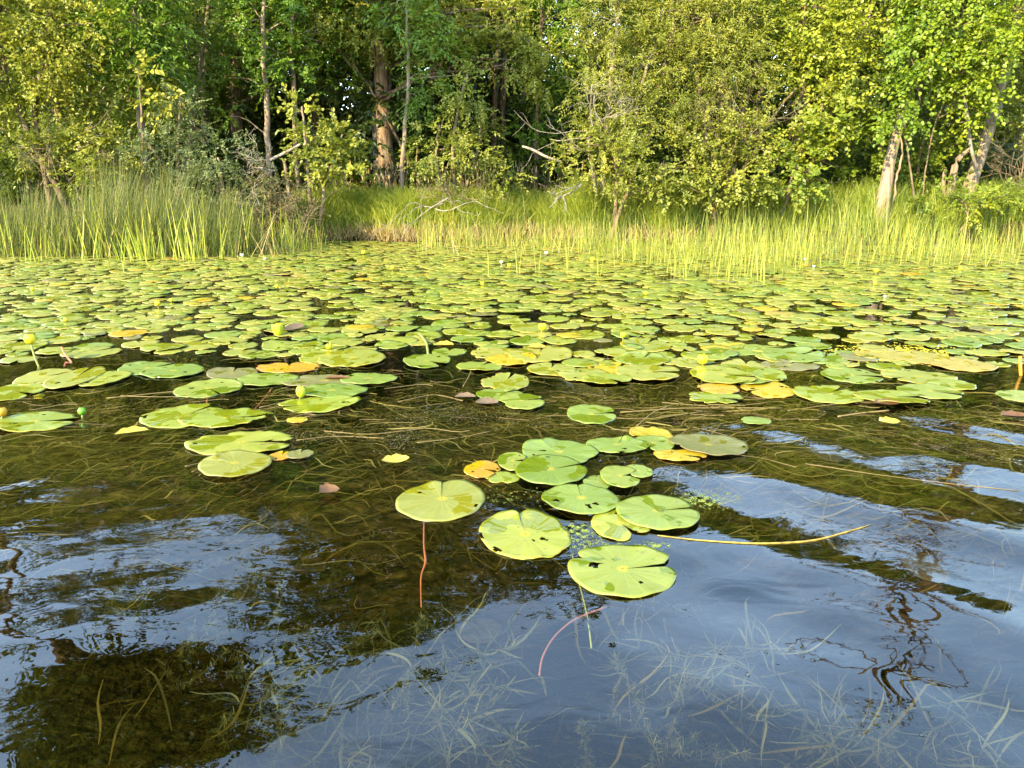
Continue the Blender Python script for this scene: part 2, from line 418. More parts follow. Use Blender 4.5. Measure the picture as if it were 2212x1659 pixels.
def ell_clumps(rng, blobs, per_m2=24.0, shell=0.5):
    """blobs: (u, v, ru, rv, Y[, density[, tone]]) in photograph pixels at distance Y -> clump centres, outward directions, tones"""
    C, O, T = [], [], []
    for bl in blobs:
        u, v, ru, rv, Y = bl[:5]; Y = Y + YOFF
        k = bl[5] if len(bl) > 5 else 1.0
        tn = bl[6] if len(bl) > 6 else 0.5
        s = m_per_px(Y)
        c = at_y(u, v, Y); r = np.array([ru * s, min(ru, rv, 75) * s * 0.9 + 0.12, rv * s])
        n = max(2, int(per_m2 * math.pi * r[0] * r[2] * k))
        w_ = nrm(rng.normal(size=(n, 3)))
        rad = rng.uniform(shell, 1.0, n) ** 0.7 * (1 + 0.22 * np.sin(w_[:, 0] * 5 + u) * np.cos(w_[:, 2] * 6 + v))
        C.append(c + w_ * rad[:, None] * r); O.append(w_)
        T.append(np.full(n, tn))
    return np.concatenate(C), np.concatenate(O), np.concatenate(T)
def bend(rng, a, b_, n=7, wob=0.06, sag=0.0):
    a = np.asarray(a, float); b_ = np.asarray(b_, float)
    tt = np.linspace(0, 1, n)[:, None]
    l = np.linalg.norm(b_ - a)
    w1 = rng.normal(0, wob * l, 3); w2 = rng.normal(0, wob * l * 0.5, 3)
    return a + (b_ - a) * tt + w1 * np.sin(np.pi * tt) + w2 * np.sin(2 * np.pi * tt) + UP * sag * l * np.sin(np.pi * tt)
def limbs(mb, rng, starts, C, every=4, r0=0.012, wob=0.08):
    """branches from the nearest lower point of the stems to the leaf clumps"""
    S = np.concatenate(starts)
    for c in C[::every]:
        low_ = S[:, 2] < c[2] + 0.1
        Q = S[low_] if low_.any() else S
        q = Q[np.argmin(np.linalg.norm((Q - c) * np.array([1, 1, 0.8]), axis=1) + rng.uniform(0, 0.3, len(Q)))]
        pth = bend(rng, q, c, 6, wob, 0.06)
        l = np.linalg.norm(c - q)
        rr = min(r0 * (0.5 + l), r0 * 2)
        mb.tube(pth, np.linspace(rr, rr * 0.25, 6), 5)
def stem_px(pts, Y, r_px, rng=None, n=14, wob=0.0):
    """a trunk drawn through photograph points at distance Y; radii in pixels"""
    pts = np.asarray(pts, float)
    Ys = np.broadcast_to(np.asarray(Y, float) + YOFF, (len(pts),))
    P = np.array([at_y(u, v, y) for (u, v), y in zip(pts, Ys)])
    R = np.broadcast_to(np.asarray(r_px, float), (len(pts),)) * np.array([m_per_px(y) for y in Ys])
    s = np.concatenate([[0], np.cumsum(np.linalg.norm(np.diff(P, axis=0), axis=1))]); s /= s[-1]
    q = np.linspace(0, 1, n)
    out = np.stack([np.interp(q, s, P[:, i]) for i in range(3)], -1)
    # round the corners a little
    for _ in range(2): out[1:-1] = 0.5 * out[1:-1] + 0.25 * (out[:-2] + out[2:])
    if wob and rng is not None: out[1:-1] += rng.normal(0, wob, (n - 2, 3))
    return out, np.interp(q, s, R)
def plant(name, label, cat, seed, blobs, stems, style, mat, bark=TWIG, group=None, per_m2=48, dens=1.0, size=1.0, every=8, lr=0.012, sides=8, shell=0.5,
          crown='crown', trunk='trunk', tone_sd=0.16, limbs_to=True, spread=1.0):
    """stems: list of (points, Y, radius px); the thing is trunk + crown"""
    rng = np.random.default_rng(seed); size = size * .86
    tb = MB(); paths = []
    for pts, Y, r in stems:
        P, R = stem_px(pts, Y, r, rng, 16, 0.008)
        g0 = float(ground_z(P[0, 0], P[0, 1])) - 0.06
        if P[0, 2] > g0:          # carry the stem down to the ground
            d0 = nrm(P[0] - P[1]); kx = (P[0, 2] - g0) / max(-d0[2], 0.3)
            P = np.concatenate([[P[0] + d0 * kx], P]); R = np.concatenate([[R[0] * 1.15], R])
        R = R.copy(); R[0] *= 1.25
        tb.tube(P, R, sides); paths.append(P)
    C, O, T = ell_clumps(rng, blobs, per_m2, shell)
    cb = MB()
    sprays(cb, rng, C, O, style, T, dens=dens, size=size, tone_sd=tone_sd, spread=spread)
    if limbs_to: limbs(tb, rng, paths, C, every, lr)
    base = paths[0][0]
    root = empty(name, (base[0], base[1], max(base[2], -0.1)), label, cat, group)
    settle(root, tb.build(trunk, bark, smooth_shade=True), cb.build(crown, mat))
    return root
# ---------------------------------------------------------------- trees and shrubs along the shore
# left edge
plant('yellowing_tree', 'yellow-green leafy tree at the far left above thin leaning stems', 'tree', 11,
      [(50, 40, 110, 80, 11.6, 1, .55), (140, 60, 100, 60, 11.4, 1, .75), (60, 150, 110, 60, 11.4, .8, .6), (150, 150, 80, 60, 11.5, .8, .55), (40, 240, 80, 45, 11.5, .5, .4),
       (130, 235, 80, 45, 11.5, .5, .4), (20, -90, 120, 80, 11.8, .8), (150, -120, 90, 60, 11.8, .7), (-90, -40, 90, 120, 11.6), (-100, 150, 90, 110, 11.4)],
      [([(118, 395), (60, 290), (10, 160), (0, 20)], 11.6, [7, 6, 5, 3]), ([(100, 390), (70, 250), (100, 90), (110, -60)], 11.7, [6, 6, 4, 2])], 'broad', G['yellow'], TWIG, size=.8)
plant('ash_sapling', 'bright green ash sapling with long paired leaflets, left of the shaded gap', 'tree', 12,
      [(285, 40, 95, 55, 11.8, 1, .55), (315, 110, 80, 40, 11.7, 1, .5), (240, 80, 60, 50, 11.8, 1, .6), (340, 170, 50, 30, 11.8, .8, .4), (260, 150, 60, 35, 11.8, .8, .5), (290, -50, 100, 60, 11.9, .9), (330, -150, 60, 60, 12, .7)],
      [([(312, 345), (298, 200), (292, 90), (290, -120)], 11.9, [9, 7, 5, 3])], 'ash', G['ash'], BARK_GREY)
plant('sapling', 'young stem with a few drooping yellow leaves in front of the ash sapling', 'tree', 13,
      [(318, 165, 26, 28, 11.2, .8, .95), (352, 210, 30, 26, 11.2, .8, .9)],
      [([(308, 330), (304, 230), (298, 150)], 11.2, [2.6, 2.2, 1.5])], 'broad', G['yellow'], TWIG, size=1.1)
plant('pale_stem_tree', 'slender tree with a straight pale sunlit trunk, right of the dark forest gap', 'tree', 14,
      [(560, 40, 100, 60, 12.6, .9, .45), (610, 120, 70, 40, 12.5, .7, .5), (530, 150, 50, 40, 12.6, .6, .4), (620, 190, 60, 26, 12.4, .5, .5), (520, 240, 40, 22, 12.3, .4, .7), (580, -60, 120, 70, 12.8, .8), (600, -170, 80, 70, 12.9, .6)],
      [([(581, 350), (577, 230), (568, 100), (572, -120)], 12.4, [6.5, 6, 5, 3])], 'oval', G['ash'], BARK_PALE, size=1.15)
plant('pale_stem_tree', 'thin wavering pale trunk beside the straight one, crown out of the top of the picture', 'tree', 15,
      [(700, 30, 70, 50, 13.2, .9, .4), (660, 90, 50, 50, 13.2, .7, .45), (720, 130, 60, 50, 13.2, .6, .3), (690, -60, 100, 60, 13.3, .8), (680, -160, 80, 60, 13.4, .6)],
      [([(640, 345), (636, 220), (628, 100), (640, -100)], 12.9, [5, 5, 4, 3])], 'oval', G['ash'], BARK_PALE, size=1.1)
plant('big_tree', 'stout brown twin-trunked tree at the edge of the wood, sunlit on one side', 'tree', 16,
      [(760, 40, 90, 40, 13.0, 1, .6), (815, 70, 56, 34, 12.9, .8, .55), (960, 30, 110, 40, 12.7, 1, .7), (1000, 80, 90, 40, 12.5, .9, .75), (1110, 120, 100, 40, 12.3, .9, .7), (1090, 40, 80, 45, 12.6, .9, .6), (1180, 165, 50, 36, 12.2, .8, .8),
       (870, -40, 160, 60, 13.2, .8), (1040, -80, 130, 70, 13.2, .8), (900, -190, 130, 80, 13.6, .7), (760, -120, 100, 80, 13.4, .7)],
      [([(836, 412), (830, 280), (824, 160), (815, 20), (812, -120)], 13.4, [17, 16, 14, 11, 7]), ([(848, 410), (842, 300), (838, 210), (850, 100)], 13.5, [7, 6, 4, 2]),
       ([(826, 235), (800, 190), (772, 152)], 13.3, [2.6, 2.2, 2])], 'oval', G['yellow'], BARK, sides=14, lr=.016)
plant('maple_sapling', 'tall thin sapling with a bare curved stem in front of the stout tree', 'tree', 17,
      [(905, 60, 60, 40, 12.2, .9, .6), (950, 120, 60, 45, 12.1, .9, .65), (925, 190, 46, 30, 12.2, .8, .55), (930, 240, 40, 25, 12.2, .6, .5), (880, 20, 60, 40, 12.3, .8, .5), (885, -70, 70, 50, 12.4, .6)],
      [([(866, 420), (872, 330), (882, 200), (880, 70), (878, -60)], 12.2, [5.5, 5, 4, 3, 2])], 'ash', G['ash'], BARK_PALE, size=.85)
plant('shrub', 'yellowish shrub with grey bare twigs right of the thin curved sapling', 'shrub', 18,
      [(1000, 200, 45, 45, 11.7, .9, .7), (990, 270, 70, 45, 11.6, .9, .45), (950, 320, 60, 40, 11.5, .9, .4), (1030, 320, 55, 50, 11.6, .9, .5), (1050, 380, 60, 30, 11.5, .8, .4), (930, 370, 50, 30, 11.5, .6, .35)],
      [([(985, 420), (975, 330), (990, 230), (1010, 160)], 11.7, [5, 4, 3, 2]), ([(1000, 420), (1030, 340), (1040, 270)], 11.7, [4, 3, 2]), ([(970, 420), (940, 350), (950, 270)], 11.6, [4, 3, 2])], 'oval', G['olive'], TWIG, size=.9)
plant('compound_leaf_tree', 'dark green tree with tiers of drooping leaflets, thin straight trunk', 'tree', 19,
      [(1190, 40, 70, 50, 13.2, 1, .6), (1210, 110, 70, 40, 13.0, 1, .65), (1170, 170, 55, 35, 13.1, .9, .5), (1195, 230, 55, 26, 13.0, .8, .5), (1140, 280, 36, 18, 12.9, .8, .55), (1185, 300, 34, 18, 12.9, .8, .5), (1165, 340, 40, 16, 12.9, .8, .5), (1180, -50, 90, 60, 13.4, .8), (1180, -150, 70, 70, 13.5, .6)],
      [([(1158, 415), (1160, 260), (1166, 120), (1178, -100)], 13.1, [5.5, 5, 4, 3])], 'ash', G['ash'], BARK, size=.9)
# the willow thicket right of the middle
plant('willow', 'tall olive-green willow with fine narrow leaves and a grey knot of bare twigs', 'tree', 20,
      [(1330, 40, 90, 55, 11.8, 1, .6), (1290, 130, 60, 50, 11.6, .8, .65), (1400, 110, 70, 60, 11.7, .9, .5), (1300, 220, 80, 50, 11.4, .8, .65), (1390, 230, 70, 50, 11.5, 1, .45), (1350, -60, 110, 60, 12, .9), (1400, -160, 100, 70, 12.2, .6)],
      [([(1300, 425), (1310, 300), (1320, 160), (1340, 20)], 11.7, [8, 7, 5, 3]), ([(1330, 425), (1360, 300), (1400, 130)], 11.8, [6, 5, 3]), ([(1290, 425), (1270, 300), (1290, 180)], 11.6, [5, 4, 3])], 'willow', G['olive'], BARK_GREY, per_m2=58, size=.95)
plant('willow', 'broad olive willow crown filling the top right of centre, twiggy inside', 'tree', 21,
      [(1480, 50, 100, 70, 11.8, 1, .65), (1560, 40, 90, 60, 11.8, 1, .7), (1500, 150, 90, 60, 11.6, 1, .6), (1590, 140, 80, 60, 11.7, .9, .55), (1450, 200, 60, 50, 11.6, .9, .4), (1560, 220, 100, 50, 11.5, .8, .55), (1520, -60, 140, 60, 12, .9), (1560, -150, 110, 60, 12.2, .6)],
      [([(1540, 425), (1520, 280), (1500, 120), (1490, -20)], 11.8, [7, 6, 4, 3]), ([(1560, 425), (1590, 280), (1640, 150)], 11.8, [6, 5, 3]), ([(1530, 425), (1470, 260), (1440, 150)], 11.8, [5, 4, 3]), ([(1570, 420), (1660, 260), (1720, 190)], 11.7, [4, 3, 2])], 'willow', G['olive'], TWIG, per_m2=58, size=.95)
plant('lime_tree', 'yellow-green tree with large soft leaves behind the willow, before the leaning trunk', 'tree', 22,
      [(1700, 30, 80, 50, 12.2, 1, .8), (1640, 60, 70, 50, 12.2, .9, .6), (1770, 70, 70, 60, 12.0, 1, .85), (1730, 140, 80, 50, 12.0, .9, .7), (1810, 150, 60, 50, 11.9, .9, .75), (1840, 50, 70, 60, 12, .9, .7), (1720, -60, 130, 60, 12.4, .9), (1800, -140, 90, 60, 12.4, .5)],
      [([(1722, 420), (1730, 280), (1740, 100), (1730, -80)], 12.3, [8, 7, 5, 3]), ([(1730, 420), (1790, 250), (1820, 90)], 12.2, [5, 4, 3])], 'broad', G['lime'], BARK, size=.85)
plant('shrub', 'dense low shrub with rounded leaves under the twiggy willow thicket', 'shrub', 23,
      [(1540, 300, 90, 45, 11.3, 1, .55), (1480, 340, 60, 45, 11.2, 1, .45), (1580, 370, 90, 45, 11.0, 1, .55), (1640, 300, 70, 45, 11.3, 1, .6), (1500, 405, 70, 24, 10.9, .8, .45), (1600, 408, 90, 22, 10.9, .9, .45), (1440, 415, 60, 18, 10.8, .8, .4)],
      [([(1540, 430), (1530, 340), (1500, 280)], 11.3, [4, 3, 2]), ([(1560, 430), (1590, 350), (1650, 280)], 11.3, [4, 3, 2])], 'round', G['olive'], TWIG, per_m2=60, size=.85)
plant('shrub', 'leafy rounded shrub overhanging a dark hollow left of the leaning trunk', 'shrub', 24,
      [(1730, 300, 60, 40, 11.2, 1, .6), (1780, 250, 60, 50, 11.3, 1, .65), (1710, 370, 55, 40, 11.0, 1, .55), (1790, 330, 45, 30, 11.2, .8, .5), (1720, 408, 60, 20, 10.9, .8, .45), (1845, 400, 40, 24, 11.5, .7, .35), (1830, 270, 50, 50, 11.4, .8, .5), (1870, 330, 40, 60, 11.6, .8, .4)],
      [([(1700, 430), (1720, 340), (1780, 260)], 11.3, [4, 3, 2]), ([(1715, 430), (1760, 330), (1840, 270)], 11.4, [4, 3, 2])], 'round', G['bright'], TWIG, size=1.05)
plant('shrub', 'pale olive bush below the knot of bare twigs, beside the dark gap', 'shrub', 25,
      [(1330, 290, 80, 45, 11.2, 1, .6), (1270, 350, 60, 36, 11.1, .8, .6), (1370, 350, 70, 50, 11.0, 1, .5), (1300, 400, 70, 26, 10.9, .8, .45), (1400, 400, 60, 26, 10.9, .8, .45), (1230, 330, 30, 26, 11.0, .7, .9)],
      [([(1330, 440), (1330, 350), (1310, 270)], 11.1, [4, 3, 2]), ([(1345, 440), (1380, 350), (1400, 290)], 11.1, [4, 3, 2])], 'small', G['olive'], TWIG, size=1.2)
# right edge
plant('leaning_tree', 'tree with a thick pale leaning trunk rising bare from the tall grass', 'tree', 26,
      [(1985, 160, 50, 40, 11.2, .6, .25), (1930, 180, 40, 50, 11.3, .7, .3), (2020, 40, 60, 50, 11.4, .8, .3), (2010, -80, 130, 70, 11.6, .9), (2100, -150, 100, 60, 11.8, .6)],
      [([(1903, 470), (1914, 385), (1932, 300), (1958, 220), (1985, 120), (2000, -90)], [10.9, 10.9, 11, 11.2, 11.3, 11.5], [17, 12.5, 10, 9, 7, 5]), ([(1925, 450), (1938, 380), (1950, 330), (1945, 290)], 10.95, [3, 2.4, 2, 1.5])], 'oval', G['dark'], BARK_PALE, sides=14, size=1.2)
plant('grape_vine', 'bright green vine with big leaves draped over the pale leaning trunk', 'vine', 27,
      [(2060, 40, 80, 60, 10.9, 1, .6), (2120, 100, 70, 60, 10.8, 1, .7), (2080, 150, 60, 50, 10.8, .9, .6), (2110, 215, 36, 50, 10.8, .9, .75), (1940, 262, 46, 30, 10.7, 1, .45), (1965, 190, 46, 40, 10.75, 1, .4), (1985, 110, 46, 40, 10.8, 1, .45), (2165, 40, 55, 70, 10.9, .9, .75), (1990, 20, 40, 45, 10.9, .8, .4), (2000, 110, 40, 50, 10.9, .6, .4), (2060, -60, 110, 50, 11.1, .8)],
      [([(1990, 440), (2010, 300), (2050, 190), (2070, 60), (2090, -40)], 11.05, [1.5, 1.5, 1.4, 1.2, 1]), ([(1960, 320), (1950, 280), (1990, 230)], 10.9, [2, 2, 1.5])], 'grape', G['vine'], TWIG, crown='foliage', trunk='stem', size=.62, per_m2=95, spread=.9)
plant('leaning_tree', 'second leaning trunk at the right edge among brown twigs', 'tree', 28,
      [(2190, 130, 50, 60, 11.7, .9, .5), (2200, 30, 60, 60, 11.8, .9, .5), (2160, 250, 44, 30, 11.6, .7, .4), (2260, 80, 80, 120, 11.8, .9), (2240, 260, 60, 60, 11.6, .7), (2220, -90, 110, 60, 12, .8)],
      [([(2092, 415), (2112, 350), (2140, 265), (2175, 150), (2200, 20)], [11.5, 11.5, 11.6, 11.7, 11.8], [15, 13, 12, 10, 8])], 'oval', G['olive'], BARK_PALE, sides=12, size=1.1)
plant('hazel_shrub', 'green bush with rounded leaves behind the pale leaning trunk', 'shrub', 29,
      [(1860, 200, 60, 60, 12.0, 1, .45), (1990, 300, 60, 50, 11.7, .9, .4), (2040, 280, 50, 50, 11.6, .9, .45), (1900, 380, 40, 40, 11.9, .8, .35), (2000, 380, 60, 36, 11.5, .9, .4)],
      [([(1980, 430), (1985, 330), (2010, 260)], 11.8, [4, 3, 2]), ([(1960, 430), (1900, 320), (1860, 200)], 12, [4, 3, 2])], 'round', G['bright'], TWIG)
plant('low_bush', 'low bright bush in the grass right of the pale leaning trunk', 'shrub', 30,
      [(2090, 440, 70, 26, 10.7, 1, .6), (2030, 430, 60, 24, 10.8, .9, .5), (2170, 420, 60, 30, 10.9, .9, .5)],
      [([(2090, 470), (2085, 440), (2060, 420)], 10.75, [2, 2, 1]), ([(2095, 470), (2120, 440), (2170, 420)], 10.8, [2, 2, 1])], 'small', G['bright'], TWIG, size=1.2)
# left half bushes
plant('grey_bush', 'upright grey-green bush of small leaves before the dark forest gap', 'shrub', 31,
      [(385, 210, 36, 30, 11.2, 1, .55), (395, 260, 50, 40, 11.1, 1, .5), (370, 320, 70, 36, 10.9, 1, .45), (330, 330, 55, 34, 10.8, 1, .5)],
      [([(385, 400), (385, 300), (392, 200)], 11.2, [4, 3, 2]), ([(375, 400), (340, 340), (320, 310)], 11, [3, 2, 2])], 'small', G['grey'], TWIG)
plant('grey_bush', 'rounded olive-grey bush just left of the white dead branch', 'shrub', 32,
      [(480, 345, 70, 36, 10.7, 1, .5), (440, 390, 70, 36, 10.5, 1, .45), (530, 390, 60, 40, 10.5, 1, .5), (470, 430, 90, 24, 10.3, .8, .4)],
      [([(480, 470), (480, 400), (470, 340)], 10.6, [4, 3, 2]), ([(490, 470), (530, 410), (550, 370)], 10.6, [3, 2, 2])], 'small', G['grey'], TWIG)
plant('alder_bush', 'bush of upright rounded yellow-green leaves between the pale trunks and stout tree', 'shrub', 33,
      [(655, 235, 26, 26, 11.3, .9, .7), (680, 290, 40, 34, 11.3, .9, .6), (720, 340, 50, 40, 11.2, 1, .55), (670, 350, 40, 40, 11.2, .8, .5), (735, 300, 36, 30, 11.3, .8, .6)],
      [([(668, 410), (660, 320), (652, 230)], 11.3, [4, 3, 2]), ([(625, 420), (618, 370), (612, 345)], 11.3, [4, 4, 3]), ([(700, 410), (720, 350), (740, 290)], 11.3, [3, 2, 2])], 'round', G['olive'], BARK_PALE, size=1.15)
plant('twiggy_bush', 'dark brownish bush at the waterline left of the bright grass bank', 'shrub', 34,
      [(600, 420, 60, 40, 10.6, .9, .35), (640, 465, 60, 36, 10.5, .8, .25), (570, 470, 60, 36, 10.3, .7, .3), (560, 410, 40, 30, 10.5, .7, .5)],
      [([(620, 510), (610, 450), (590, 400)], 10.6, [3, 2, 2]), ([(630, 510), (660, 460), (680, 430)], 10.6, [3, 2, 2])], 'small', G['brown'], TWIG, every=2, lr=.008)
plant('understory_shrub', 'leafy yellow-green shrub under the tree at far left, behind the rushes', 'shrub', 35,
      [(180, 300, 70, 45, 11.4, .9, .5), (120, 330, 70, 40, 11.3, .9, .45), (240, 330, 60, 45, 11.2, .9, .6), (60, 330, 60, 40, 11.3, .7, .4), (200, 375, 90, 30, 10.9, .9, .45)],
      [([(180, 420), (185, 340), (200, 270)], 11.4, [4, 3, 2]), ([(170, 420), (120, 340), (90, 300)], 11.4, [3, 2, 2])], 'oval', G['yellow'], TWIG)
plant('understory_shrub', 'green leafy shrub in the shade behind the ash sapling', 'shrub', 36,
      [(220, 230, 60, 45, 12.2, .9, .4), (390, 190, 50, 45, 12.6, .8, .4), (430, 130, 60, 60, 13, .8, .35), (270, 290, 50, 40, 12, .8, .35), (470, 40, 70, 50, 13, .8, .4)],
      [([(260, 400), (240, 300), (220, 220)], 12.2, [4, 3, 2]), ([(400, 380), (420, 240), (440, 100)], 12.9, [7, 6, 4])], 'broad', G['bright'], TWIG, size=.8)
plant('fern_shrub', 'low shade-loving shrub in front of the stout tree\'s foot', 'shrub', 37,
      [(760, 400, 50, 24, 12.3, .8, .4), (900, 330, 40, 40, 12.6, .8, .4), (1080, 390, 50, 30, 12.2, .8, .5)],
      [([(760, 430), (755, 400), (740, 380)], 12.3, [2, 2, 1]), ([(905, 430), (900, 350), (905, 300)], 12.6, [3, 2, 1]), ([(1080, 430), (1085, 400), (1090, 370)], 12.2, [2, 2, 1])], 'oval', G['bright'], TWIG)

# tall neighbours whose crowns are only seen mirrored in the pond
plant('overhanging_tree', 'tall tree leaning out over the water beyond the left edge, seen mirrored', 'tree', 38,
      [(-260, 100, 10, 10, 9.5, .1, .4)], [([(-330, 480), (-310, 100), (-260, -400), (-150, -800)], [9.8, 9.5, 9.0, 8.4], [16, 14, 10, 6])], 'broad', G['dark'], BARK, limbs_to=False)

# ---------------------------------------------------------------- the forest behind: trunk and crown share five shapes
def forest_proto(seed, H, style, mat, bark):
    rng = np.random.default_rng(seed)
    tb = MB()
    P = bend(rng, (0, 0, -0.3), (rng.normal(0, .3), rng.normal(0, .3), H * 0.95), 12, 0.02)
    tb.tube(P, np.linspace(0.13, 0.03, 12) * H / 8, 8)
    C, O, T = [], [], []
    for _ in range(20):
        z = rng.uniform(0.10, 1.0) * H
        rr = 0.22 * H * (1 - abs(z / H - 0.5) * 0.9)
        c = np.array([rng.normal(0, rr * .55), rng.normal(0, rr * .55), z])
        n = 11
        w_ = nrm(rng.normal(size=(n, 3))); r = np.array([.85, .85, .42]) * rng.uniform(.7, 1.2)
        C.append(c + w_ * r * rng.uniform(.4, 1, (n, 1))); O.append(w_); T.append(np.full(n, rng.uniform(.25, .65)))
    C, O, T = map(np.concatenate, (C, O, T))
    cb = MB(); sprays(cb, rng, C, O, style, T, dens=1.3, size=1.35, spread=1.5)
    limbs(tb, rng, [P], C, 6, 0.02)
    return tb.build('trunk', bark, smooth_shade=True, link=False), cb.build('crown', mat, link=False)
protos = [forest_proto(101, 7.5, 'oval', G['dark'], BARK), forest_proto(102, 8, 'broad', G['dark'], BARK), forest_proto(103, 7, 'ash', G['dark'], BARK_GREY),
          forest_proto(104, 6.5, 'oval', G['bright'], BARK), forest_proto(105, 8, 'broad', G['dark'], BARK_GREY)]  # mostly dark leaves: part of the wood's shade sits in their colour
rng = np.random.default_rng(5)
spots = []
for row, (Y, n, half) in enumerate([(15.9, 9, 10.8), (18.0, 11, 12.8), (20.5, 13, 15), (24, 15, 18), (28, 17, 22)]):
    for i in range(n):
        if row == 0 and i == 6: continue
        spots.append((-half + 2 * half * (i + 0.5 + rng.uniform(-.3, .3)) / n, Y + rng.uniform(-.9, .9), row))
depth_name = ['just behind the sunlit shore trees', 'in the shade of the second row', 'deep in the shaded wood', 'far back in the dark wood', 'at the very back of the wood']
for k, (x, y, row) in enumerate(spots):
    tp, cp_ = protos[(k * 3 + row) % 5]
    r = empty('forest_tree', (x, y, float(ground_z(x, y))), 'dark-trunked forest tree ' + depth_name[row], 'tree', 'forest trees ' + depth_name[row])
    sc_ = min(1.5, ((0.58 if -.25 < x / y < .12 else 0.475 if x < 0 else 0.41) * y - 0.9) / 7.6) * rng.uniform(.82, 1.0)
    r.scale = (max(sc_, .85), max(sc_, .85), sc_); r.rotation_euler[2] = rng.uniform(0, 6.28)
    for q in (tp, cp_):
        c = q.copy(); COL.objects.link(c); c.parent = r
# dark trunks one can pick out in the gaps
for u, v0, v1, Y, r, lab in [(443, 330, 60, 14.2, 7, 'grey trunk left of the reddish one in the dark gap'), (512, 340, 40, 14.8, 13, 'reddish-brown broad trunk in the dark forest gap'), (1070, 380, 120, 15.0, 5.5, 'left of two dark trunks in the gap right of the yellowish shrub'),
                          (1088, 380, 100, 15.4, 6.5, 'right of two dark trunks in the gap right of the yellowish shrub'), (695, 300, 80, 16.5, 9, 'dark trunk against a chink of sky above the alder bush'), (1128, 390, 200, 17, 6, 'thin dark trunk far inside the central gap')]:
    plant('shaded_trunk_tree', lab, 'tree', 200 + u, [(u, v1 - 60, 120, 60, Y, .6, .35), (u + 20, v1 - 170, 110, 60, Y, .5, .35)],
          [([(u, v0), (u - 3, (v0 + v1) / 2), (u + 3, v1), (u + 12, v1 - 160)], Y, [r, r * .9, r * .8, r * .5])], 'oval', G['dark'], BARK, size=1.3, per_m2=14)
# shade shrubs on the forest floor
def shrub_proto(seed, style, mat):
    rng = np.random.default_rng(seed)
    n = 46
    w_ = nrm(rng.normal(size=(n, 3)) * np.array([1, 1, .8])); w_[:, 2] = np.abs(w_[:, 2])
    C = w_ * np.array([.75, .75, 1.1]) * rng.uniform(.35, 1, (n, 1)) + np.array([0, 0, .15])
    cb, tb = MB(), MB()
    sprays(cb, rng, C, w_, style, np.full(n, .4), dens=1.2, size=1.2)
    for c in C[::3]: tb.tube(bend(rng, (rng.normal(0, .06), rng.normal(0, .06), -.1), c, 6, .06), np.linspace(.012, .004, 6), 5)
    return tb.build('stem', TWIG, smooth_shade=True, link=False), cb.build('crown', mat, link=False)
sp = [shrub_proto(301, 'oval', G['dark']), shrub_proto(302, 'ash', G['dark']), shrub_proto(303, 'round', G['dark'])]  # all in the dark leaf colour, which paints in some of the floor's shade
for k in range(110):
    y = rng.uniform(14.6, 27); x = rng.uniform(-.72, .72) * y
    if k < 16: x = -9 + 18 * (k + .5) / 16; y = 14.0 + rng.uniform(0, .9)
    r = empty('shade_shrub', (x, y, float(ground_z(x, y))), 'dim green shrub on the shaded forest floor', 'shrub', 'shrubs on the forest floor')
    s = rng.uniform(.7, 1.35) * (1 + max(0, y - 17) * .09); r.scale = (s, s, s * rng.uniform(.7, 1.1)); r.rotation_euler[2] = rng.uniform(0, 6.28)
    for q in sp[k % 3]:
        c = q.copy(); COL.objects.link(c); c.parent = r

# ---------------------------------------------------------------- dead wood
def twig_tangle(name, label, seed, anchors, Y, n, spread, mat, depth=3, r0=.008, ztop=0.0):
    """bare branches: anchors = pixel points (root, tip)"""
    rng = np.random.default_rng(seed); Y = Y + YOFF
    mb = MB()
    def grow(a, d, l, r, k):
        b_ = a + d * l
        pth = bend(rng, a, b_, 6, .09)
        mb.tube(pth, np.linspace(r, r * .5, 6), 5)
        if k == 0: return
        for _ in range(rng.integers(2, 4)):
            q = pth[rng.integers(2, 6)]
            grow(q, nrm(d + rng.normal(0, .65, 3)), l * rng.uniform(.4, .75), r * .55, k - 1)
    base = None
    for (u0, v0), (u1, v1) in anchors:
        a = at_y(u0, v0, Y); b_ = at_y(u1, v1, Y - .15)
        if base is None: base = a
        for _ in range(n):
            e = b_ + rng.normal(0, spread, 3) - a
            grow(a + rng.normal(0, spread * .25, 3), nrm(e), np.linalg.norm(e) * rng.uniform(.5, .8), r0 * rng.uniform(.7, 1.2), depth)
    o = mb.build(name, mat, smooth_shade=True); own_origin(o, base)
    return tag(o, label, 'dead branch')
twig_tangle('dead_branches', 'grey knot of bare twigs high in the willow', 41, [((1310, 300), (1310, 170)), ((1320, 250), (1290, 160)), ((1310, 260), (1360, 150))], 11.15, 3, .25, DEAD)
twig_tangle('dead_branches', 'white bleached branch with bare prongs beside the grey-green bush', 42, [((595, 365), (540, 325)), ((590, 370), (520, 350)), ((580, 375), (570, 320)), ((560, 380), (545, 440))], 10.3, 2, .1, DEAD, r0=.011)
twig_tangle('dead_branches', 'brown dead twigs sprawling at the foot of the yellowish shrub', 43, [((990, 430), (950, 380)), ((1000, 430), (1000, 370)), ((1010, 430), (1050, 400)), ((960, 430), (900, 400))], 11.2, 3, .22, TWIG, r0=.006)
twig_tangle('dead_branches', 'thin bare leaning stems at the left edge above the rushes', 44, [((120, 400), (30, 270)), ((110, 390), (10, 330)), ((150, 390), (200, 280)), ((90, 390), (60, 260)), ((260, 360), (170, 300))], 10.9, 2, .16, TWIG, r0=.010)
twig_tangle('dead_branches', 'curled brown twigs at the right edge behind the second leaning trunk', 45, [((2190, 400), (2170, 330)), ((2220, 400), (2200, 290)), ((2180, 380), (2130, 330)), ((2210, 390), (2210, 340))], 11.2, 3, .2, TWIG, r0=.008)
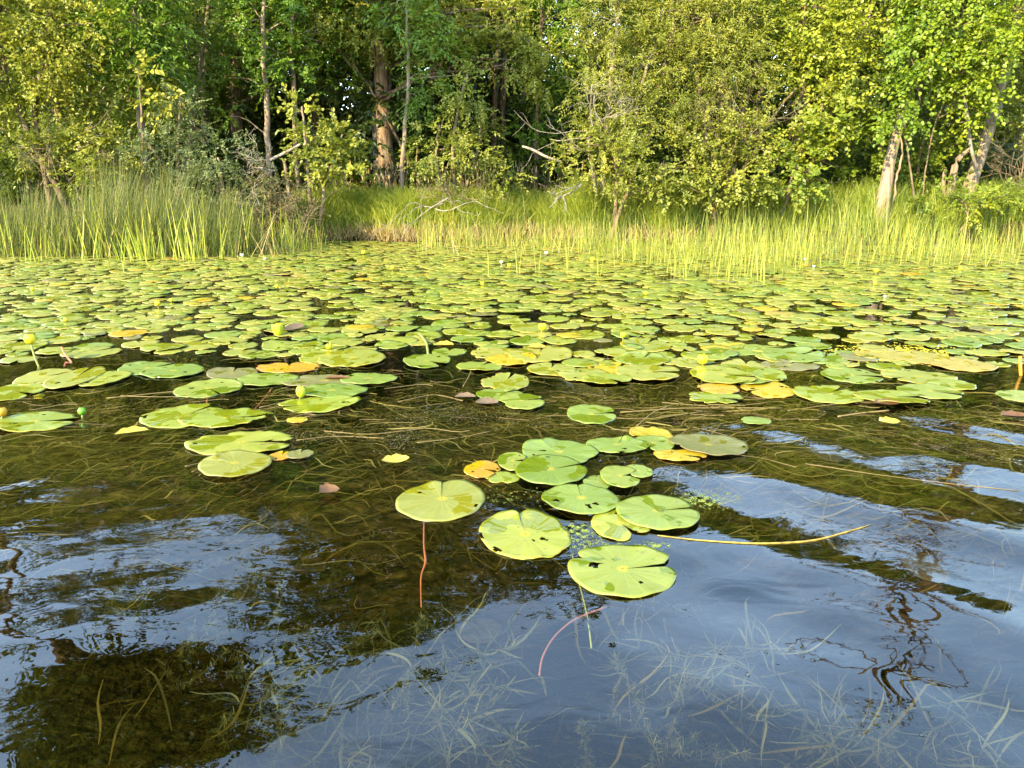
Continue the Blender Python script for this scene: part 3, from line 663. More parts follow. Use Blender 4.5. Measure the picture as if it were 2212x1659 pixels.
twig_tangle('dead_branches', 'pale forked branch drooping to the grass below the pale olive bush', 46, [((1255, 395), (1160, 465)), ((1250, 400), (1180, 440))], 10.9, 1, .06, DEAD, depth=2, r0=.014)
twig_tangle('dead_branches', 'pale bare branch reaching into the central gap', 47, [((1290, 300), (1130, 265)), ((1290, 290), (1140, 275)), ((1270, 335), (1180, 300))], 11.3, 1, .1, DEAD, depth=2, r0=.010)
twig_tangle('dead_branches', 'pale fallen branch lying on the bright grass bank', 48, [((965, 425), (860, 500)), ((940, 450), (1040, 430)), ((955, 440), (790, 495))], 10.8, 1, .06, DEAD, depth=2, r0=.010)
twig_tangle('dead_branches', 'grey brushwood at the waterline under the dark brownish bush', 49, [((640, 500), (580, 420)), ((650, 500), (700, 430)), ((660, 505), (650, 420)), ((600, 470), (500, 430))], 10.0, 3, .15, TWIG, r0=.005)
twig_tangle('dead_branches', 'thin leaning pole with forked end between willow and shrubs', 50, [((1400, 400), (1460, 310)), ((1380, 420), (1470, 320))], 10.9, 1, .05, TWIG, depth=1, r0=.009)
twig_tangle('dead_branches', 'fine brown twigs inside the twiggy willow', 51, [((1540, 400), (1620, 210)), ((1560, 380), (1680, 230)), ((1520, 380), (1500, 230)), ((1590, 400), (1700, 280)), ((1600, 300), (1560, 150))], 11.15, 3, .3, TWIG, r0=.006)
def log(name, label, pts, Y, r, mat, cat='log'):
    P, R = stem_px(pts, Y, r, n=10)
    mb = MB(); mb.tube(P, R, 9); o = mb.build(name, mat, smooth_shade=True); own_origin(o, P[0]); tag(o, label, cat); return o
log('broken_log', 'pale broken pole slanting up beside the straight pale trunk', [(583, 346), (620, 328), (652, 310)], 10.9, [3.4, 3, 2.4], DEAD)
log('broken_log', 'curved pale snag jutting from the bush beside the dark gap', [(1128, 316), (1150, 322), (1180, 340), (1215, 350)], 11.1, [2.2, 2.8, 3, 2.4], DEAD)
log('broken_stump', 'short pale broken stump left of the second leaning trunk', [(2052, 425), (2058, 385), (2064, 345), (2090, 325), (2100, 318)], 11.2, [9, 8, 6, 4, 3], BARK_PALE, 'stump')
log('dead_snag', 'thin grey snag standing right of the vine', [(2108, 360), (2092, 300), (2090, 240), (2076, 190)], 11.0, [3, 4, 4, 2], DEAD, 'snag')
log('broken_stump', 'smallest stump, white and narrow, in the grass under the vine', [(2037, 430), (2038, 395), (2041, 365)], 11.3, [5, 5, 4], BARK_PALE, 'stump')
# bare-topped tree seen only as a mirror image on the right
rng = np.random.default_rng(61)
tb = MB(); top = np.array([7.2, 12.2, 7.0]); ft = np.array([9.4, 13.6, .3])
P = bend(rng, ft, top - np.array([.1, .3, 1.6]), 10, .03); tb.tube(P, np.linspace(.16, .08, 10), 9)
def bare(a, d, l, r, k):
    q = bend(rng, a, a + d * l, 7, .1); tb.tube(q, np.linspace(r, r * .5, 7), 5)
    if k:
        for _ in range(3): bare(q[rng.integers(2, 7)], nrm(d + rng.normal(0, .6, 3)), l * rng.uniform(.5, .8), r * .55, k - 1)
for _ in range(6): bare(P[-1 - rng.integers(0, 3)], nrm(rng.normal(0, .6, 3) + np.array([-.1, 0, .7])), rng.uniform(.8, 1.5), .07, 3)
root = empty('bare_tree', ft, 'bare-topped dead tree mirrored in the water at lower right', 'tree')
settle(root, tb.build('trunk', BARK, smooth_shade=True))
# crown of the overhanging tree
ov = [o for o in bpy.data.objects if o.name.startswith('overhanging_tree')][0]
rng = np.random.default_rng(62)
cb = MB(); C, O = [], []
for c, r, n in [((-4.9, 8.4, 5.4), (1.0, .8, .8), 130), ((-3.9, 8.2, 5.2), (.8, .6, .6), 90), ((-5.6, 8.6, 6.0), (.9, .8, .8), 100), ((-3.1, 8.0, 5.0), (.5, .5, .35), 16), ((-4.4, 8.2, 6.0), (.8, .7, .6), 70)]:
    w_ = nrm(rng.normal(size=(n, 3))); C.append(np.array(c) + w_ * np.array(r) * rng.uniform(.4, 1.1, (n, 1))); O.append(w_)
C, O = np.concatenate(C), np.concatenate(O)
sprays(cb, rng, C, O, 'broad', np.full(len(C), .5))
lb = MB(); limbs(lb, rng, [np.array([[-5.9, 8.6, 4.6], [-5.6, 8.5, 5.2], [-6.1, 8.9, 4.0]])], C, 5, .014)
settle(ov, cb.build('foliage', G['dark']), lb.build('branch', BARK, smooth_shade=True))
# ---------------------------------------------------------------- grass, rushes and reeds
def blades(mb, rng, P, H, W, lean, curve, tone, seg=5, az=None):
    n = len(P)
    H = np.broadcast_to(H, (n,)); W = np.broadcast_to(W, (n,))
    a = rng.uniform(0, 2 * np.pi, n) if az is None else az
    dirv = np.stack([np.cos(a), np.sin(a), np.zeros(n)], -1)
    f = rng.uniform(-.9, .9, n)
    side = np.stack([np.cos(f), np.sin(f), np.zeros(n)], -1)
    V = np.empty((n, seg + 1, 2, 3))
    for k in range(seg + 1):
        tt = k / seg
        p = P + UP * (H * tt * (1 - curve * .35 * tt * tt))[:, None] + dirv * (H * (lean * tt + curve * tt ** 2.2))[:, None]
        w_ = (W * (1 - tt ** 2.2) * .5 + .0004)[:, None]
        V[:, k, 0] = p - side * w_; V[:, k, 1] = p + side * w_
    i = np.arange(n)[:, None, None] * (2 * (seg + 1)) + np.arange(seg)[None, :, None] * 2
    F = (i + np.array([0, 1, 3, 2])[None, None]).reshape(-1, 4)
    mb.add(V.reshape(-1, 3), F, tone=np.repeat(np.clip(tone, 0, 1), 2 * (seg + 1)))
def base_px(rng, n, u0, u1, Y0, Y1, z=None, along_shore=False):
    u = rng.uniform(u0, u1, n); Y = rng.uniform(Y0, Y1, n)
    x = (u - 1106) / FU * ((Y + (11.7 if along_shore else 0)) * CP + .6 * SP)
    if along_shore: Y = shore_y(x) + Y
    zz = ground_z(x, Y) if z is None else np.zeros(n) + z
    return np.stack([x, Y, zz], -1)

# bright grass on the bank, growing in tufts
rng = np.random.default_rng(401)
mb = MB()
tuft = base_px(rng, 560, 640, 1330, .10, 1.15, along_shore=True)
tt = np.repeat(np.arange(len(tuft)), 34)
P = tuft[tt] + rng.normal(0, .055, (len(tt), 3)) * np.array([1, 1, 0])
tone_t = rng.normal(.5, .16, len(tuft))
blades(mb, rng, P, rng.uniform(.25, .62, len(tt)), .007, rng.uniform(0, .25, len(tt)), rng.uniform(.1, .7, len(tt)), tone_t[tt] + rng.normal(0, .12, len(tt)))
tuft = base_px(rng, 640, 1250, 2330, .05, 1.25, along_shore=True)
tt = np.repeat(np.arange(len(tuft)), 30)
P = tuft[tt] + rng.normal(0, .07, (len(tt), 3)) * np.array([1, 1, 0])
tone_t = rng.normal(.42, .16, len(tuft))
blades(mb, rng, P, rng.uniform(.3, .72, len(tt)), .006, rng.uniform(0, .18, len(tt)), rng.uniform(.05, .4, len(tt)), tone_t[tt] + rng.normal(0, .12, len(tt)))
tag(mb.build('bank_grass', G['grass']), 'bright green grass growing along the bank behind the lily pads', 'grass', kind='stuff')
# dead brown grass and roots at the eroded edge
mb = MB(); rng = np.random.default_rng(402)
P = base_px(rng, 2600, 640, 1500, -.12, .10, along_shore=True); P[:, 2] = np.maximum(P[:, 2], -.02) + rng.uniform(0, .12, len(P))
blades(mb, rng, P, rng.uniform(.06, .28, len(P)), .006, rng.uniform(.2, .9, len(P)), rng.uniform(-.5, .9, len(P)), rng.uniform(0, .8, len(P)), 4)
tag(mb.build('dead_grass', G['straw']), 'brown dead grass hanging over the water\'s edge', 'dead grass', kind='stuff')
# fine grass in seed before the dark gaps
mb = MB(); rng = np.random.default_rng(403)
P = base_px(rng, 260, 700, 1280, 1.0, 1.9, along_shore=True)
blades(mb, rng, P, rng.uniform(.55, .95, len(P)), .004, rng.uniform(0, .12, len(P)), rng.uniform(0, .12, len(P)), rng.uniform(.3, .9, len(P)))
h = rng.uniform(.55, .85, len(P))
blades(mb, rng, P + UP * h[:, None], rng.uniform(.06, .13, len(P)), .013, rng.uniform(0, .2, len(P)), rng.uniform(0, .3, len(P)), rng.uniform(.5, 1, len(P)), 4)
tag(mb.build('seed_grass', G['straw']), 'tan grass seed heads standing before the dark wood', 'grass', kind='stuff')
# dark rushes at the left
rng = np.random.default_rng(404)
mb = MB()
def rush_bed(n, u0, u1, Y0, Y1, h0, h1, tone, w=.0056, az=None, lean=.22, z=-.25, fade=False):
    P = base_px(rng, n, u0, u1, Y0, Y1, z)
    if fade: P[:, 0] = P[:, 0].min() + (P[:, 0] - P[:, 0].min()) * rng.beta(1, 1.3, n) * 1.25
    clump = .5 + .5 * np.sin(P[:, 0] * 5.1 + 1) * np.sin(P[:, 1] * 3.3 + P[:, 0] * 2)
    blades(mb, rng, P, (h0 + (h1 - h0) * rng.beta(1.4, 2.2, n)) * (.72 + .4 * clump) * (.9 + .22 * np.sin(P[:, 0] * 2.3 + .4) * np.sin(P[:, 0] * .9)), w, rng.uniform(0, lean, n), rng.uniform(0, .14, n), rng.normal(tone, .27, n), 5, None if az is None else rng.normal(az, .9, n))
rush_bed(7500, -160, 500, 9.35, 10.8, .65, 1.6, .40, az=.3, lean=.3)
rush_bed(1700, 480, 700, 9.6, 10.6, .3, 1.0, .4, fade=True, lean=.3)
tag(mb.build('rush_bed', G['rush']), 'dense dark green rushes filling the left shore', 'rushes', kind='stuff')
# broken dead stems among them
mb = MB()
rush_bed(420, -160, 640, 9.3, 10.4, .3, 1.2, .5, lean=.6)
rush_bed(380, 900, 2330, 9.3, 10.8, .2, .8, .5, lean=.6)
tag(mb.build('dead_reeds', G['straw']), 'dry tan stems leaning among the green rushes and reeds', 'dead reeds', kind='stuff')
# thin reeds at the right
mb = MB(); rng = np.random.default_rng(405)
rush_bed(800, 900, 1330, 10.6, 11.9, .25, .75, .6, lean=.14, z=-.15)
rush_bed(2400, 1250, 2350, 9.5, 11.4, .30, 1.05, .5, lean=.16, z=-.2)
rush_bed(330, 1330, 1780, 8.3, 9.6, .3, .85, .6, lean=.14, z=-.15)
rush_bed(330, 1700, 2330, 8.4, 9.6, .3, .75, .5, lean=.14, z=-.15)
tag(mb.build('reed_bed', G['reed']), 'thin yellow-green reeds standing in shallow water on the right', 'reeds', kind='stuff')
# clumps of sword leaves along the front of the rushes, each a plant
def reed_clump(k, u, v, n, h0, h1, w, mat, label, group, name='reed_clump', tone=.5, lean=.22, spread=.13):
    rng = np.random.default_rng(5000 + k)
    p = at(u, v, 0.0)
    mb = MB()
    P = p + rng.normal(0, spread, (n, 3)) * np.array([1, 1, 0]) + np.array([0, 0, -.12])
    blades(mb, rng, P, rng.uniform(h0, h1, n) + .12, w, rng.uniform(0, lean, n), rng.uniform(0, .16, n), rng.normal(tone, .18, n), 6)
    o = mb.build(name, mat); own_origin(o, p)
    return tag(o, label, 'reeds', group)
us = np.linspace(-10, 690, 34)
jr = np.random.default_rng(77)
where = ['at the left edge', 'before the leaning bare stems', 'below the ash sapling', 'before the upright grey-green bush', 'before the rounded olive-grey bush', 'under the white bleached branch', 'before the dark brownish bush', 'beside the bright grass bank']
cnt = {}
ordn = ['first', 'second', 'third', 'fourth', 'fifth', 'sixth', 'seventh', 'eighth', 'ninth']
for k, u in enumerate(us):
    w_ = where[min(7, int(k * 8 / len(us)))]; cnt[w_] = cnt.get(w_, 0) + 1
    reed_clump(k, u + jr.uniform(-9, 9), 556 - 24 * smooth(350, 700, u) + jr.uniform(-9, 7), int(jr.integers(8, 20)), .12, jr.uniform(.45, .9), .012, G['sword'],
               f'{ordn[cnt[w_] - 1]} clump of yellow-green sword leaves {w_}', 'sword-leaf clumps before the left rushes', 'sword_leaf_clump')
lone = [(1790, 560, .95, 'tall lone dark reed before the dark hollow'), (1800, 566, .75, 'shorter dark reed touching the tall lone one'), (1932, 566, .85, 'dark reed just right of the pale leaning trunk\'s foot'),
        (1868, 580, .6, 'thin dark reed in front of the pale leaning trunk'), (2050, 560, .65, 'slanting reed below the stumps'), (1735, 560, .8, 'straight reed under the rounded shrub with the hollow'), (2010, 575, .5, 'short dark reed out among the pads at right'),
        (1655, 612, .46, 'foremost yellow reed of the right reed bed'), (1640, 606, .38, 'short yellow reed left of the foremost one'), (1690, 600, .5, 'leaning yellow reed right of the foremost one'), (1440, 585, .45, 'pale reed below the thin leaning pole'),
        (1118, 590, .40, 'lone thin reed out among the pads left of the white flower'), (1160, 585, .42, 'thin reed between the white flowers at mid pond'), (1060, 592, .30, 'short thin reed in the middle of the far pads'), (1225, 580, .4, 'thin pale reed at the left end of the right reed bed'),
        (1290, 596, .35, 'thin reed standing near the yellow flower at mid pond'), (265, 590, .18, 'short broken reed before the left sword leaves'), (1900, 470 + 100, .3, 'bent reed left of the pale trunk\'s mirror image'), (2130, 575, .5, 'last lone reed before the right edge'), (1530, 598, .42, 'thin reed in the middle of the right reed bed')]
for k, (u, v, h, lab) in enumerate(lone):
    dk = 'dark' in lab
    reed_clump(100 + k, u, v, 3 if not dk else 2, h * .8, h, .007 if dk else .008, G['rush'] if dk else G['reed'], lab, None, 'reed', .4 if dk else .6, .14, .012)
for k, (u, v) in enumerate([(1372, 560), (1395, 572), (1420, 566), (1462, 590), (1480, 600), (1505, 585), (1560, 596), (1585, 606), (1612, 600), (1627, 590), (1670, 590), (1700, 575), (1730, 585), (1345, 556), (1545, 575)]):
    reed_clump(200 + k, u, v, 9, .2, .6, .0065, G['reed'], f'{["pale", "slender", "dense", "leaning", "bright"][k % 5]} tuft of yellow reeds {["left", "centre", "right"][0 if u < 1450 else 1 if u < 1600 else 2]} in the front of the right reed bed', 'yellow reed tufts at the front of the right reed bed', 'reed_tuft', .6, .1, .045)
# ---------------------------------------------------------------- lily pads
def pad_mat(name, stops, wet, rim, rimpos=0.93, sheen=0.5, spots=0.5, wetpos=0.60):
    m, t = new_mat(name)
    rr = N(t, 'ShaderNodeAttribute', attribute_name='rr'); an = N(t, 'ShaderNodeAttribute', attribute_name='ang'); sd = N(t, 'ShaderNodeAttribute', attribute_name='seed')
    oi = N(t, 'ShaderNodeObjectInfo'); tc = N(t, 'ShaderNodeTexCoord')
    seed = math_n(t, 'FRACT', math_n(t, 'ADD', sd.outputs['Fac'], oi.outputs['Random']))
    off = N(t, 'ShaderNodeVectorMath'); off.operation = 'ADD'
    cx = N(t, 'ShaderNodeCombineXYZ'); t.links.new(math_n(t, 'MULTIPLY', seed, 37.0), cx.inputs[2])
    t.links.new(tc.outputs['Object'], off.inputs[0]); t.links.new(cx.outputs[0], off.inputs[1])
    def noise(scale, det=3, dist=0.0):
        n = N(t, 'ShaderNodeTexNoise'); n.inputs['Scale'].default_value = scale; n.inputs['Detail'].default_value = det; n.inputs['Distortion'].default_value = dist
        t.links.new(off.outputs[0], n.inputs['Vector']); return n.outputs['Fac']
    big, fine, mid = noise(7, 4), noise(160, 3), noise(28, 4)
    f = math_n(t, 'ADD', math_n(t, 'MULTIPLY', seed, 0.75), math_n(t, 'MULTIPLY', math_n(t, 'SUBTRACT', big, 0.25), 0.5))
    col = ramp(t, stops, f)
    # veins running out from the middle
    vein = math_n(t, 'POWER', math_n(t, 'ABSOLUTE', math_n(t, 'SINE', math_n(t, 'MULTIPLY', an.outputs['Fac'], 11.0))), 0.35)
    vfac = math_n(t, 'MULTIPLY', math_n(t, 'SUBTRACT', 1.0, vein), math_n(t, 'MULTIPLY', mid, 0.42))
    col = mixc(t, vfac, col, (0.24, 0.29, 0.06))
    heart = ramp(t, [(0.05, (0.75, 0.75, 0.75)), (0.15, (0, 0, 0))], math_n(t, 'ADD', rr.outputs['Fac'], math_n(t, 'MULTIPLY', math_n(t, 'SUBTRACT', mid, 0.5), 0.16)))
    col = mixc(t, heart, col, (0.34, 0.27, 0.02))
    # wet patches lie darker and more saturated
    w1 = ramp(t, [(wetpos, (0, 0, 0)), (wetpos + 0.02, (1, 1, 1))], noise(8.5, 2.2, 0.5))
    col = mixc(t, math_n(t, 'MULTIPLY', w1, 0.9), col, wet)
    # yellowing rim, dark flecks, pale scurf
    ed = math_n(t, 'ADD', rr.outputs['Fac'], math_n(t, 'MULTIPLY', math_n(t, 'SUBTRACT', mid, 0.5), 0.5))
    ef = ramp(t, [(rimpos, (0, 0, 0)), (min(1.0, rimpos + 0.12), (0.8, 0.8, 0.8))], ed)
    col = mixc(t, ef, col, rim)
    sp = ramp(t, [(0.655, (0, 0, 0)), (0.70, (spots, spots, spots))], noise(70, 3))
    col = mixc(t, sp, col, (0.09, 0.065, 0.02))
    sc_ = ramp(t, [(0.60, (0, 0, 0)), (0.72, (0.3, 0.3, 0.3))], fine)
    col = mixc(t, sc_, col, (0.27, 0.29, 0.11))
    p = N(t, 'ShaderNodeBsdfPrincipled')
    t.links.new(col, p.inputs['Base Color'])
    rg = ramp(t, [(0, (0.36, 0.36, 0.36)), (1, (0.10, 0.10, 0.10))], w1)
    t.links.new(rg, p.inputs['Roughness']); p.inputs['Specular IOR Level'].default_value = sheen
    b = N(t, 'ShaderNodeBump'); b.inputs['Strength'].default_value = 0.35; b.inputs['Distance'].default_value = 0.004
    hh = math_n(t, 'ADD', math_n(t, 'MULTIPLY', vein, 0.35), math_n(t, 'MULTIPLY', mid, 0.9))
    t.links.new(hh, b.inputs['Height']); t.links.new(b.outputs[0], p.inputs['Normal'])
    t.links.new(p.outputs[0], N(t, 'ShaderNodeOutputMaterial').inputs['Surface'])
    return m
PM = {
    'green':  pad_mat('pad_green', [(0, (0.102, 0.152, 0.0179)), (0.5, (0.137, 0.178, 0.0221)), (1, (0.177, 0.192, 0.0221))], (0.082, 0.118, 0.0019), (0.211, 0.196, 0.0130), 1.02, wetpos=.57),
    'lime':   pad_mat('pad_lime', [(0, (0.131, 0.169, 0.0152)), (0.5, (0.164, 0.193, 0.0173)), (1, (0.211, 0.213, 0.0251))], (0.120, 0.137, 0.0017), (0.232, 0.200, 0.0086), 0.98, wetpos=.53),
    'pale':   pad_mat('pad_pale', [(0, (0.145, 0.170, 0.0239)), (0.5, (0.189, 0.196, 0.0269)), (1, (0.239, 0.216, 0.0347))], (0.156, 0.155, 0.0044), (0.275, 0.205, 0.0173), 0.93, spots=.7, wetpos=.57),
    'yellow': pad_mat('pad_yellow', [(0, (0.239, 0.213, 0.0061)), (0.5, (0.290, 0.226, 0.0052)), (1, (0.319, 0.213, 0.0069))], (0.275, 0.185, 0.0017), (0.290, 0.137, 0.0052), 0.92, spots=.8),
    'orange': pad_mat('pad_orange', [(0, (0.305, 0.213, 0.0061)), (0.5, (0.319, 0.185, 0.0044)), (1, (0.305, 0.145, 0.0044))], (0.305, 0.205, 0.0026), (0.159, 0.059, 0.0086), 0.94, spots=.9),
    'dull':   pad_mat('pad_dull', [(0, (0.096, 0.097, 0.0244)), (0.5, (0.118, 0.112, 0.0298)), (1, (0.134, 0.122, 0.0406))], (0.096, 0.093, 0.0065), (0.115, 0.077, 0.0217), 0.98, spots=.4),
    'olive':  pad_mat('pad_olive', [(0, (0.145, 0.155, 0.0239)), (0.5, (0.169, 0.170, 0.0269)), (1, (0.189, 0.180, 0.0294))], (0.145, 0.136, 0.0035), (0.196, 0.170, 0.0217), 1.02, spots=.15, wetpos=.58),
    'tan':    pad_mat('pad_tan', [(0, (0.211, 0.185, 0.0303)), (0.5, (0.246, 0.200, 0.0325)), (1, (0.268, 0.200, 0.0390))], (0.246, 0.185, 0.0052), (0.224, 0.137, 0.0217), 0.93, spots=.9),
}
def pad_mesh(mb, rng, c, a, b_, notch=None, tear=0.0, curl=0.0, gap=0.10, tilt=(0, 0), na=40, nr=5, z=0.004, follow=None, seed=0.0, bite=None, flat=1.0, flip=None, holes=()):
    """a floating pad: half-width a, half-length b_, notch direction in degrees (0 = +x, 90 = away)"""
    n0 = math.radians(notch if notch is not None else rng.uniform(0, 360))
    ph = np.linspace(0, 2 * np.pi, na)
    th = gap + (2 * np.pi - 2 * gap) * ph / (2 * np.pi)             # angle measured from the notch
    k1, k2, k3 = rng.uniform(0, 6.28, 3)
    R = 1 + .03 * np.sin(2 * th + k1) + .022 * np.sin(3 * th + k2) + .010 * np.sin(7 * th + k3)
    dn = np.minimum(th, 2 * np.pi - th)
    R *= 1 - .16 * np.exp(-(dn / .16) ** 2)                            # rounded lobes at the notch
    if tear > 0:
        e = sum(np.sin(f * th + rng.uniform(0, 6.28)) / (1 + .12 * f) for f in (4, 7, 11, 17, 23, 31))
        where_ = smooth(-.2, .5, np.sin(th + rng.uniform(0, 6.28)) + rng.uniform(-.3, .5))
        R *= 1 - tear * np.clip(e * .35 + .12, 0, .8) * where_
    if bite is not None:
        d_ = np.angle(np.exp(1j * (th + n0 - math.radians(bite[0]))))
        R *= 1 - bite[1] * np.exp(-(d_ / bite[2]) ** 2)
    rad = np.linspace(0, 1, nr + 1) ** .8
    rad[0] = .015
    th2 = np.pi + (th[None] - np.pi) * ((np.pi - gap * rad[:, None]) / (np.pi - gap))   # the slit closes towards the middle
    x = rad[:, None] * R[None] * np.cos(th2 + n0) * a
    y = rad[:, None] * R[None] * np.sin(th2 + n0) * b_
    w_ = .0016 * np.sin(3 * th + k2)[None] * rad[:, None] ** 2 + .0014 * np.sin(9 * th + k3)[None] * rad[:, None] ** 3 
    w_ = w_ * flat * (a / .11)
    cu = curl * a * np.clip(np.sin(th + k1) - .55, 0, 1)[None] * 2 * rad[:, None] ** 4
    lap = .004 * np.exp(-(th / .35) ** 2)[None] * rad[:, None] * flat
    zz = z + w_ + cu + lap + x * tilt[0] + y * tilt[1]
    if flip is not None:                                                # one edge stands up
        d_ = np.angle(np.exp(1j * (th + n0 - math.radians(flip[0]))))
        g_ = np.exp(-(d_ / flip[2]) ** 2)[None] * smooth(.6, 1, rad)[:, None]
        zz = zz + g_ * flip[1]; x = x * (1 - .10 * g_); y = y * (1 - .10 * g_)
    x = x + c[0]; y = y + c[1]
    if follow is not None: zz = zz + follow(x, y)
    V = np.stack([x, y, zz], -1).reshape(-1, 3)
    # a thin rim turned down so that the leaf has an edge
    rim = V[-na:].copy(); rim[:, 2] -= .0022; V = np.concatenate([V, rim])
    m_ = nr + 2
    i = np.arange(m_ - 1)[:, None] * na + np.arange(na - 1)[None]
    F = np.stack([i, i + na, i + na + 1, i + 1], -1)
    keep = np.ones(F.shape[:2], bool)
    for hr, ha, hw in holes:                                            # insect holes: (radius, angle in degrees, half-width in cells)
        ti = (np.radians(ha) - n0) % (2 * np.pi); ci = int((ti - gap) / (2 * np.pi - 2 * gap) * (na - 1)); ri = int(np.searchsorted(rad, hr))
        keep[max(ri - 1, 0):ri, max(ci - hw, 0):ci + hw] = False
        if hw > 1: keep[ri:ri + 1, max(ci - hw + 1, 0):ci + hw - 1] = False
    F = F[keep].reshape(-1, 4)
    RR = np.concatenate([np.repeat(rad, na), np.ones(na)])
    AA = np.concatenate([np.tile(th, nr + 1), th])
    mb.add(V, F, rr=RR, ang=AA, seed=seed)

HAND = []      # (x, y, a, b) of the pads placed one by one
PADS = []      # (object, kind word) for the neighbour labels
def hand_pad(u, v, w_, h, kind, label, notch=None, lvl=0, **kw):
    top, bot = at(u, v - h / 2), at(u, v + h / 2)
    c = np.array([at(u, v)[0], (top[1] + bot[1]) / 2])
    a = w_ / 2 * m_per_px(c[1], 0); b_ = (top[1] - bot[1]) / 2
    HAND.append((c[0], c[1], a, b_))
    rng = np.random.default_rng(int(u * 7 + v * 13))
    mb = MB()
    if 'holes' not in kw: kw['holes'] = [(rng.uniform(.3, .97), rng.uniform(0, 360), int(rng.integers(1, 3))) for _ in range(rng.integers(0, 5))]
    if 'curl' not in kw and rng.random() < .45: kw['curl'] = rng.uniform(.03, .12)
    if kind not in ('green', 'olive', 'dull') and 'tear' not in kw: kw['tear'] = rng.uniform(.03, .12)
    pad_mesh(mb, rng, c, a, b_, notch, na=90, nr=11, z=.0042 + lvl * .0035, follow=wave, seed=rng.random(), **kw)
    o = mb.build('lily_pad', PM[kind], smooth_shade=True)
    own_origin(o, (c[0], c[1], float(wave(c[0], c[1]))))
    tag(o, label, 'lily pad', 'lily pads'); return o
H_ = hand_pad
# the nearest cluster
H_(1346, 1232, 232, 116, 'green', 'nearest lily pad, bright green with a small dark hole and a nick opposite its notch', 8, holes=[(.45, 168, 3), (.52, 160, 2), (.6, 300, 1)], bite=(150, .20, .07), gap=.05, flip=(14, -.004, .12))
H_(1135, 1157, 198, 100, 'lime', 'yellow-green pad with a slit at its far edge, left of the nearest pad', 100, gap=.02, flip=(106, .012, .12))
H_(953, 1085, 190, 86, 'olive', 'pale olive round pad with an orange centre, alone above a red stalk', 95, gap=.012)
H_(1340, 1137, 130, 62, 'lime', 'folded yellow-green pad half hidden under its round green neighbour', 300, 0, bite=(300, .3, .3))
H_(1255, 1088, 164, 66, 'green', 'round blue-green pad in the middle of the nearest cluster', 92, 2, gap=.015)
H_(1422, 1115, 174, 78, 'green', 'oval green pad with a fine slit, right end of the nearest cluster', 12, 2, gap=.018)
H_(1208, 980, 165, 52, 'green', 'large smooth green pad at the back of the nearest cluster', 120, 1, gap=.012, bite=(-35, .12, .2))
H_(1190, 1025, 154, 70, 'green', 'round green pad with a folded scar, overlapping the smooth one behind it', 20, 3, gap=.010)
H_(1108, 1003, 64, 44, 'green', 'small green pad with a brown bite beside the orange pad', 0, 2, bite=(0, .3, .3))
H_(1042, 1020, 78, 38, 'orange', 'small orange-yellow dying pad at the left of the nearest cluster', 330, 1, tear=.12)
H_(1086, 1037, 72, 28, 'lime', 'small folded green leaf under the orange pad', 200, 0, bite=(270, .35, .4))
H_(1290, 1045, 60, 32, 'green', 'small dull green pad peeping out behind the deeply notched one', 160, 0)
H_(1340, 1038, 84, 50, 'green', 'small green pad with a deep notch, right of the nearest cluster', 5, 3, gap=.42)
H_(1378, 1024, 62, 26, 'green', 'green lobe lying beyond the deeply notched pad', 220, 2)
H_(1333, 966, 128, 36, 'green', 'flat green pad with a raised slit before the orange-edged pad', 70, 1, gap=.02, flip=(60, .015, .2))
H_(1408, 940, 92, 42, 'yellow', 'bright yellow torn pad behind the olive-brown one', 200, 0, tear=.22)
H_(1412, 962, 84, 36, 'green', 'green pad wedged between the flat green and the olive-brown pads', 240, 1)
H_(1530, 965, 166, 56, 'dull', 'olive-brown round pad with an orange midrib at the edge of open water', 200, 2, gap=.012)
H_(1470, 990, 112, 28, 'yellow', 'yellow leaf half under the olive-brown pad', 320, 1, tear=.1)
H_(1278, 895, 104, 42, 'green', 'single green pad slit across the middle, between the two pad beds', 2, 0, gap=.05)
H_(1633, 912, 64, 18, 'green', 'small oval green leaf alone above the blue reflection', 180, 0)
# left side
H_(507, 1010, 154, 56, 'olive', 'smooth pale olive pad nearest the viewer at the left', 150, 2, gap=.012)
H_(520, 960, 236, 52, 'lime', 'long yellow-green pad torn at one end, behind the smooth pale olive pad', 5, 1, tear=.22)
H_(395, 900, 168, 52, 'lime', 'big yellow-green pad at the left end of the overlapping pair', 60, 0, gap=.03)
H_(490, 906, 200, 42, 'lime', 'big torn yellow-green pad at the right end of the overlapping pair', 0, 1, tear=.28)
H_(607, 988, 56, 21, 'orange', 'tiny golden pad touching a tiny olive one', 90)
H_(648, 986, 56, 20, 'dull', 'tiny olive pad touching a golden one', 90, 1)
H_(642, 908, 46, 12, 'yellow', 'tiny lone yellow leaf right of the torn overlapping pair', 180)
H_(72, 913, 186, 44, 'lime', 'long lime pad with a pointed notch, cut by the left edge', 5, 0, gap=.12)
H_(30, 848, 112, 42, 'lime', 'lime pad at the left edge below the trio of pads', 340, 0, gap=.1)
H_(92, 815, 100, 36, 'pale', 'pale pad at the left end of the trio', 20, 0)
H_(162, 820, 98, 46, 'pale', 'middle pad of the trio, lime with a pale back', 100, 2)
H_(226, 820, 94, 34, 'lime', 'yellow-green pad at the right end of the trio', 160, 1)
H_(318, 797, 122, 28, 'green', 'green pad tucked behind its longer twin, right of the trio', 40, 0)
H_(374, 804, 128, 30, 'green', 'longer green pad in front of its twin, right of the trio', 140, 1)
H_(449, 841, 136, 40, 'green', 'dark-edged green pad with a notch, above the big overlapping pair', 315, 0, gap=.03)
H_(502, 808, 108, 26, 'dull', 'brownish dull pad between two green pads', 100, 0, gap=.06)
H_(576, 822, 128, 28, 'green', 'oval green pad left of the dull one with a brown twig on it', 200, 1)
H_(624, 795, 142, 22, 'orange', 'long orange-edged yellow pad left of the yellow bud', 100, 0, tear=.1)
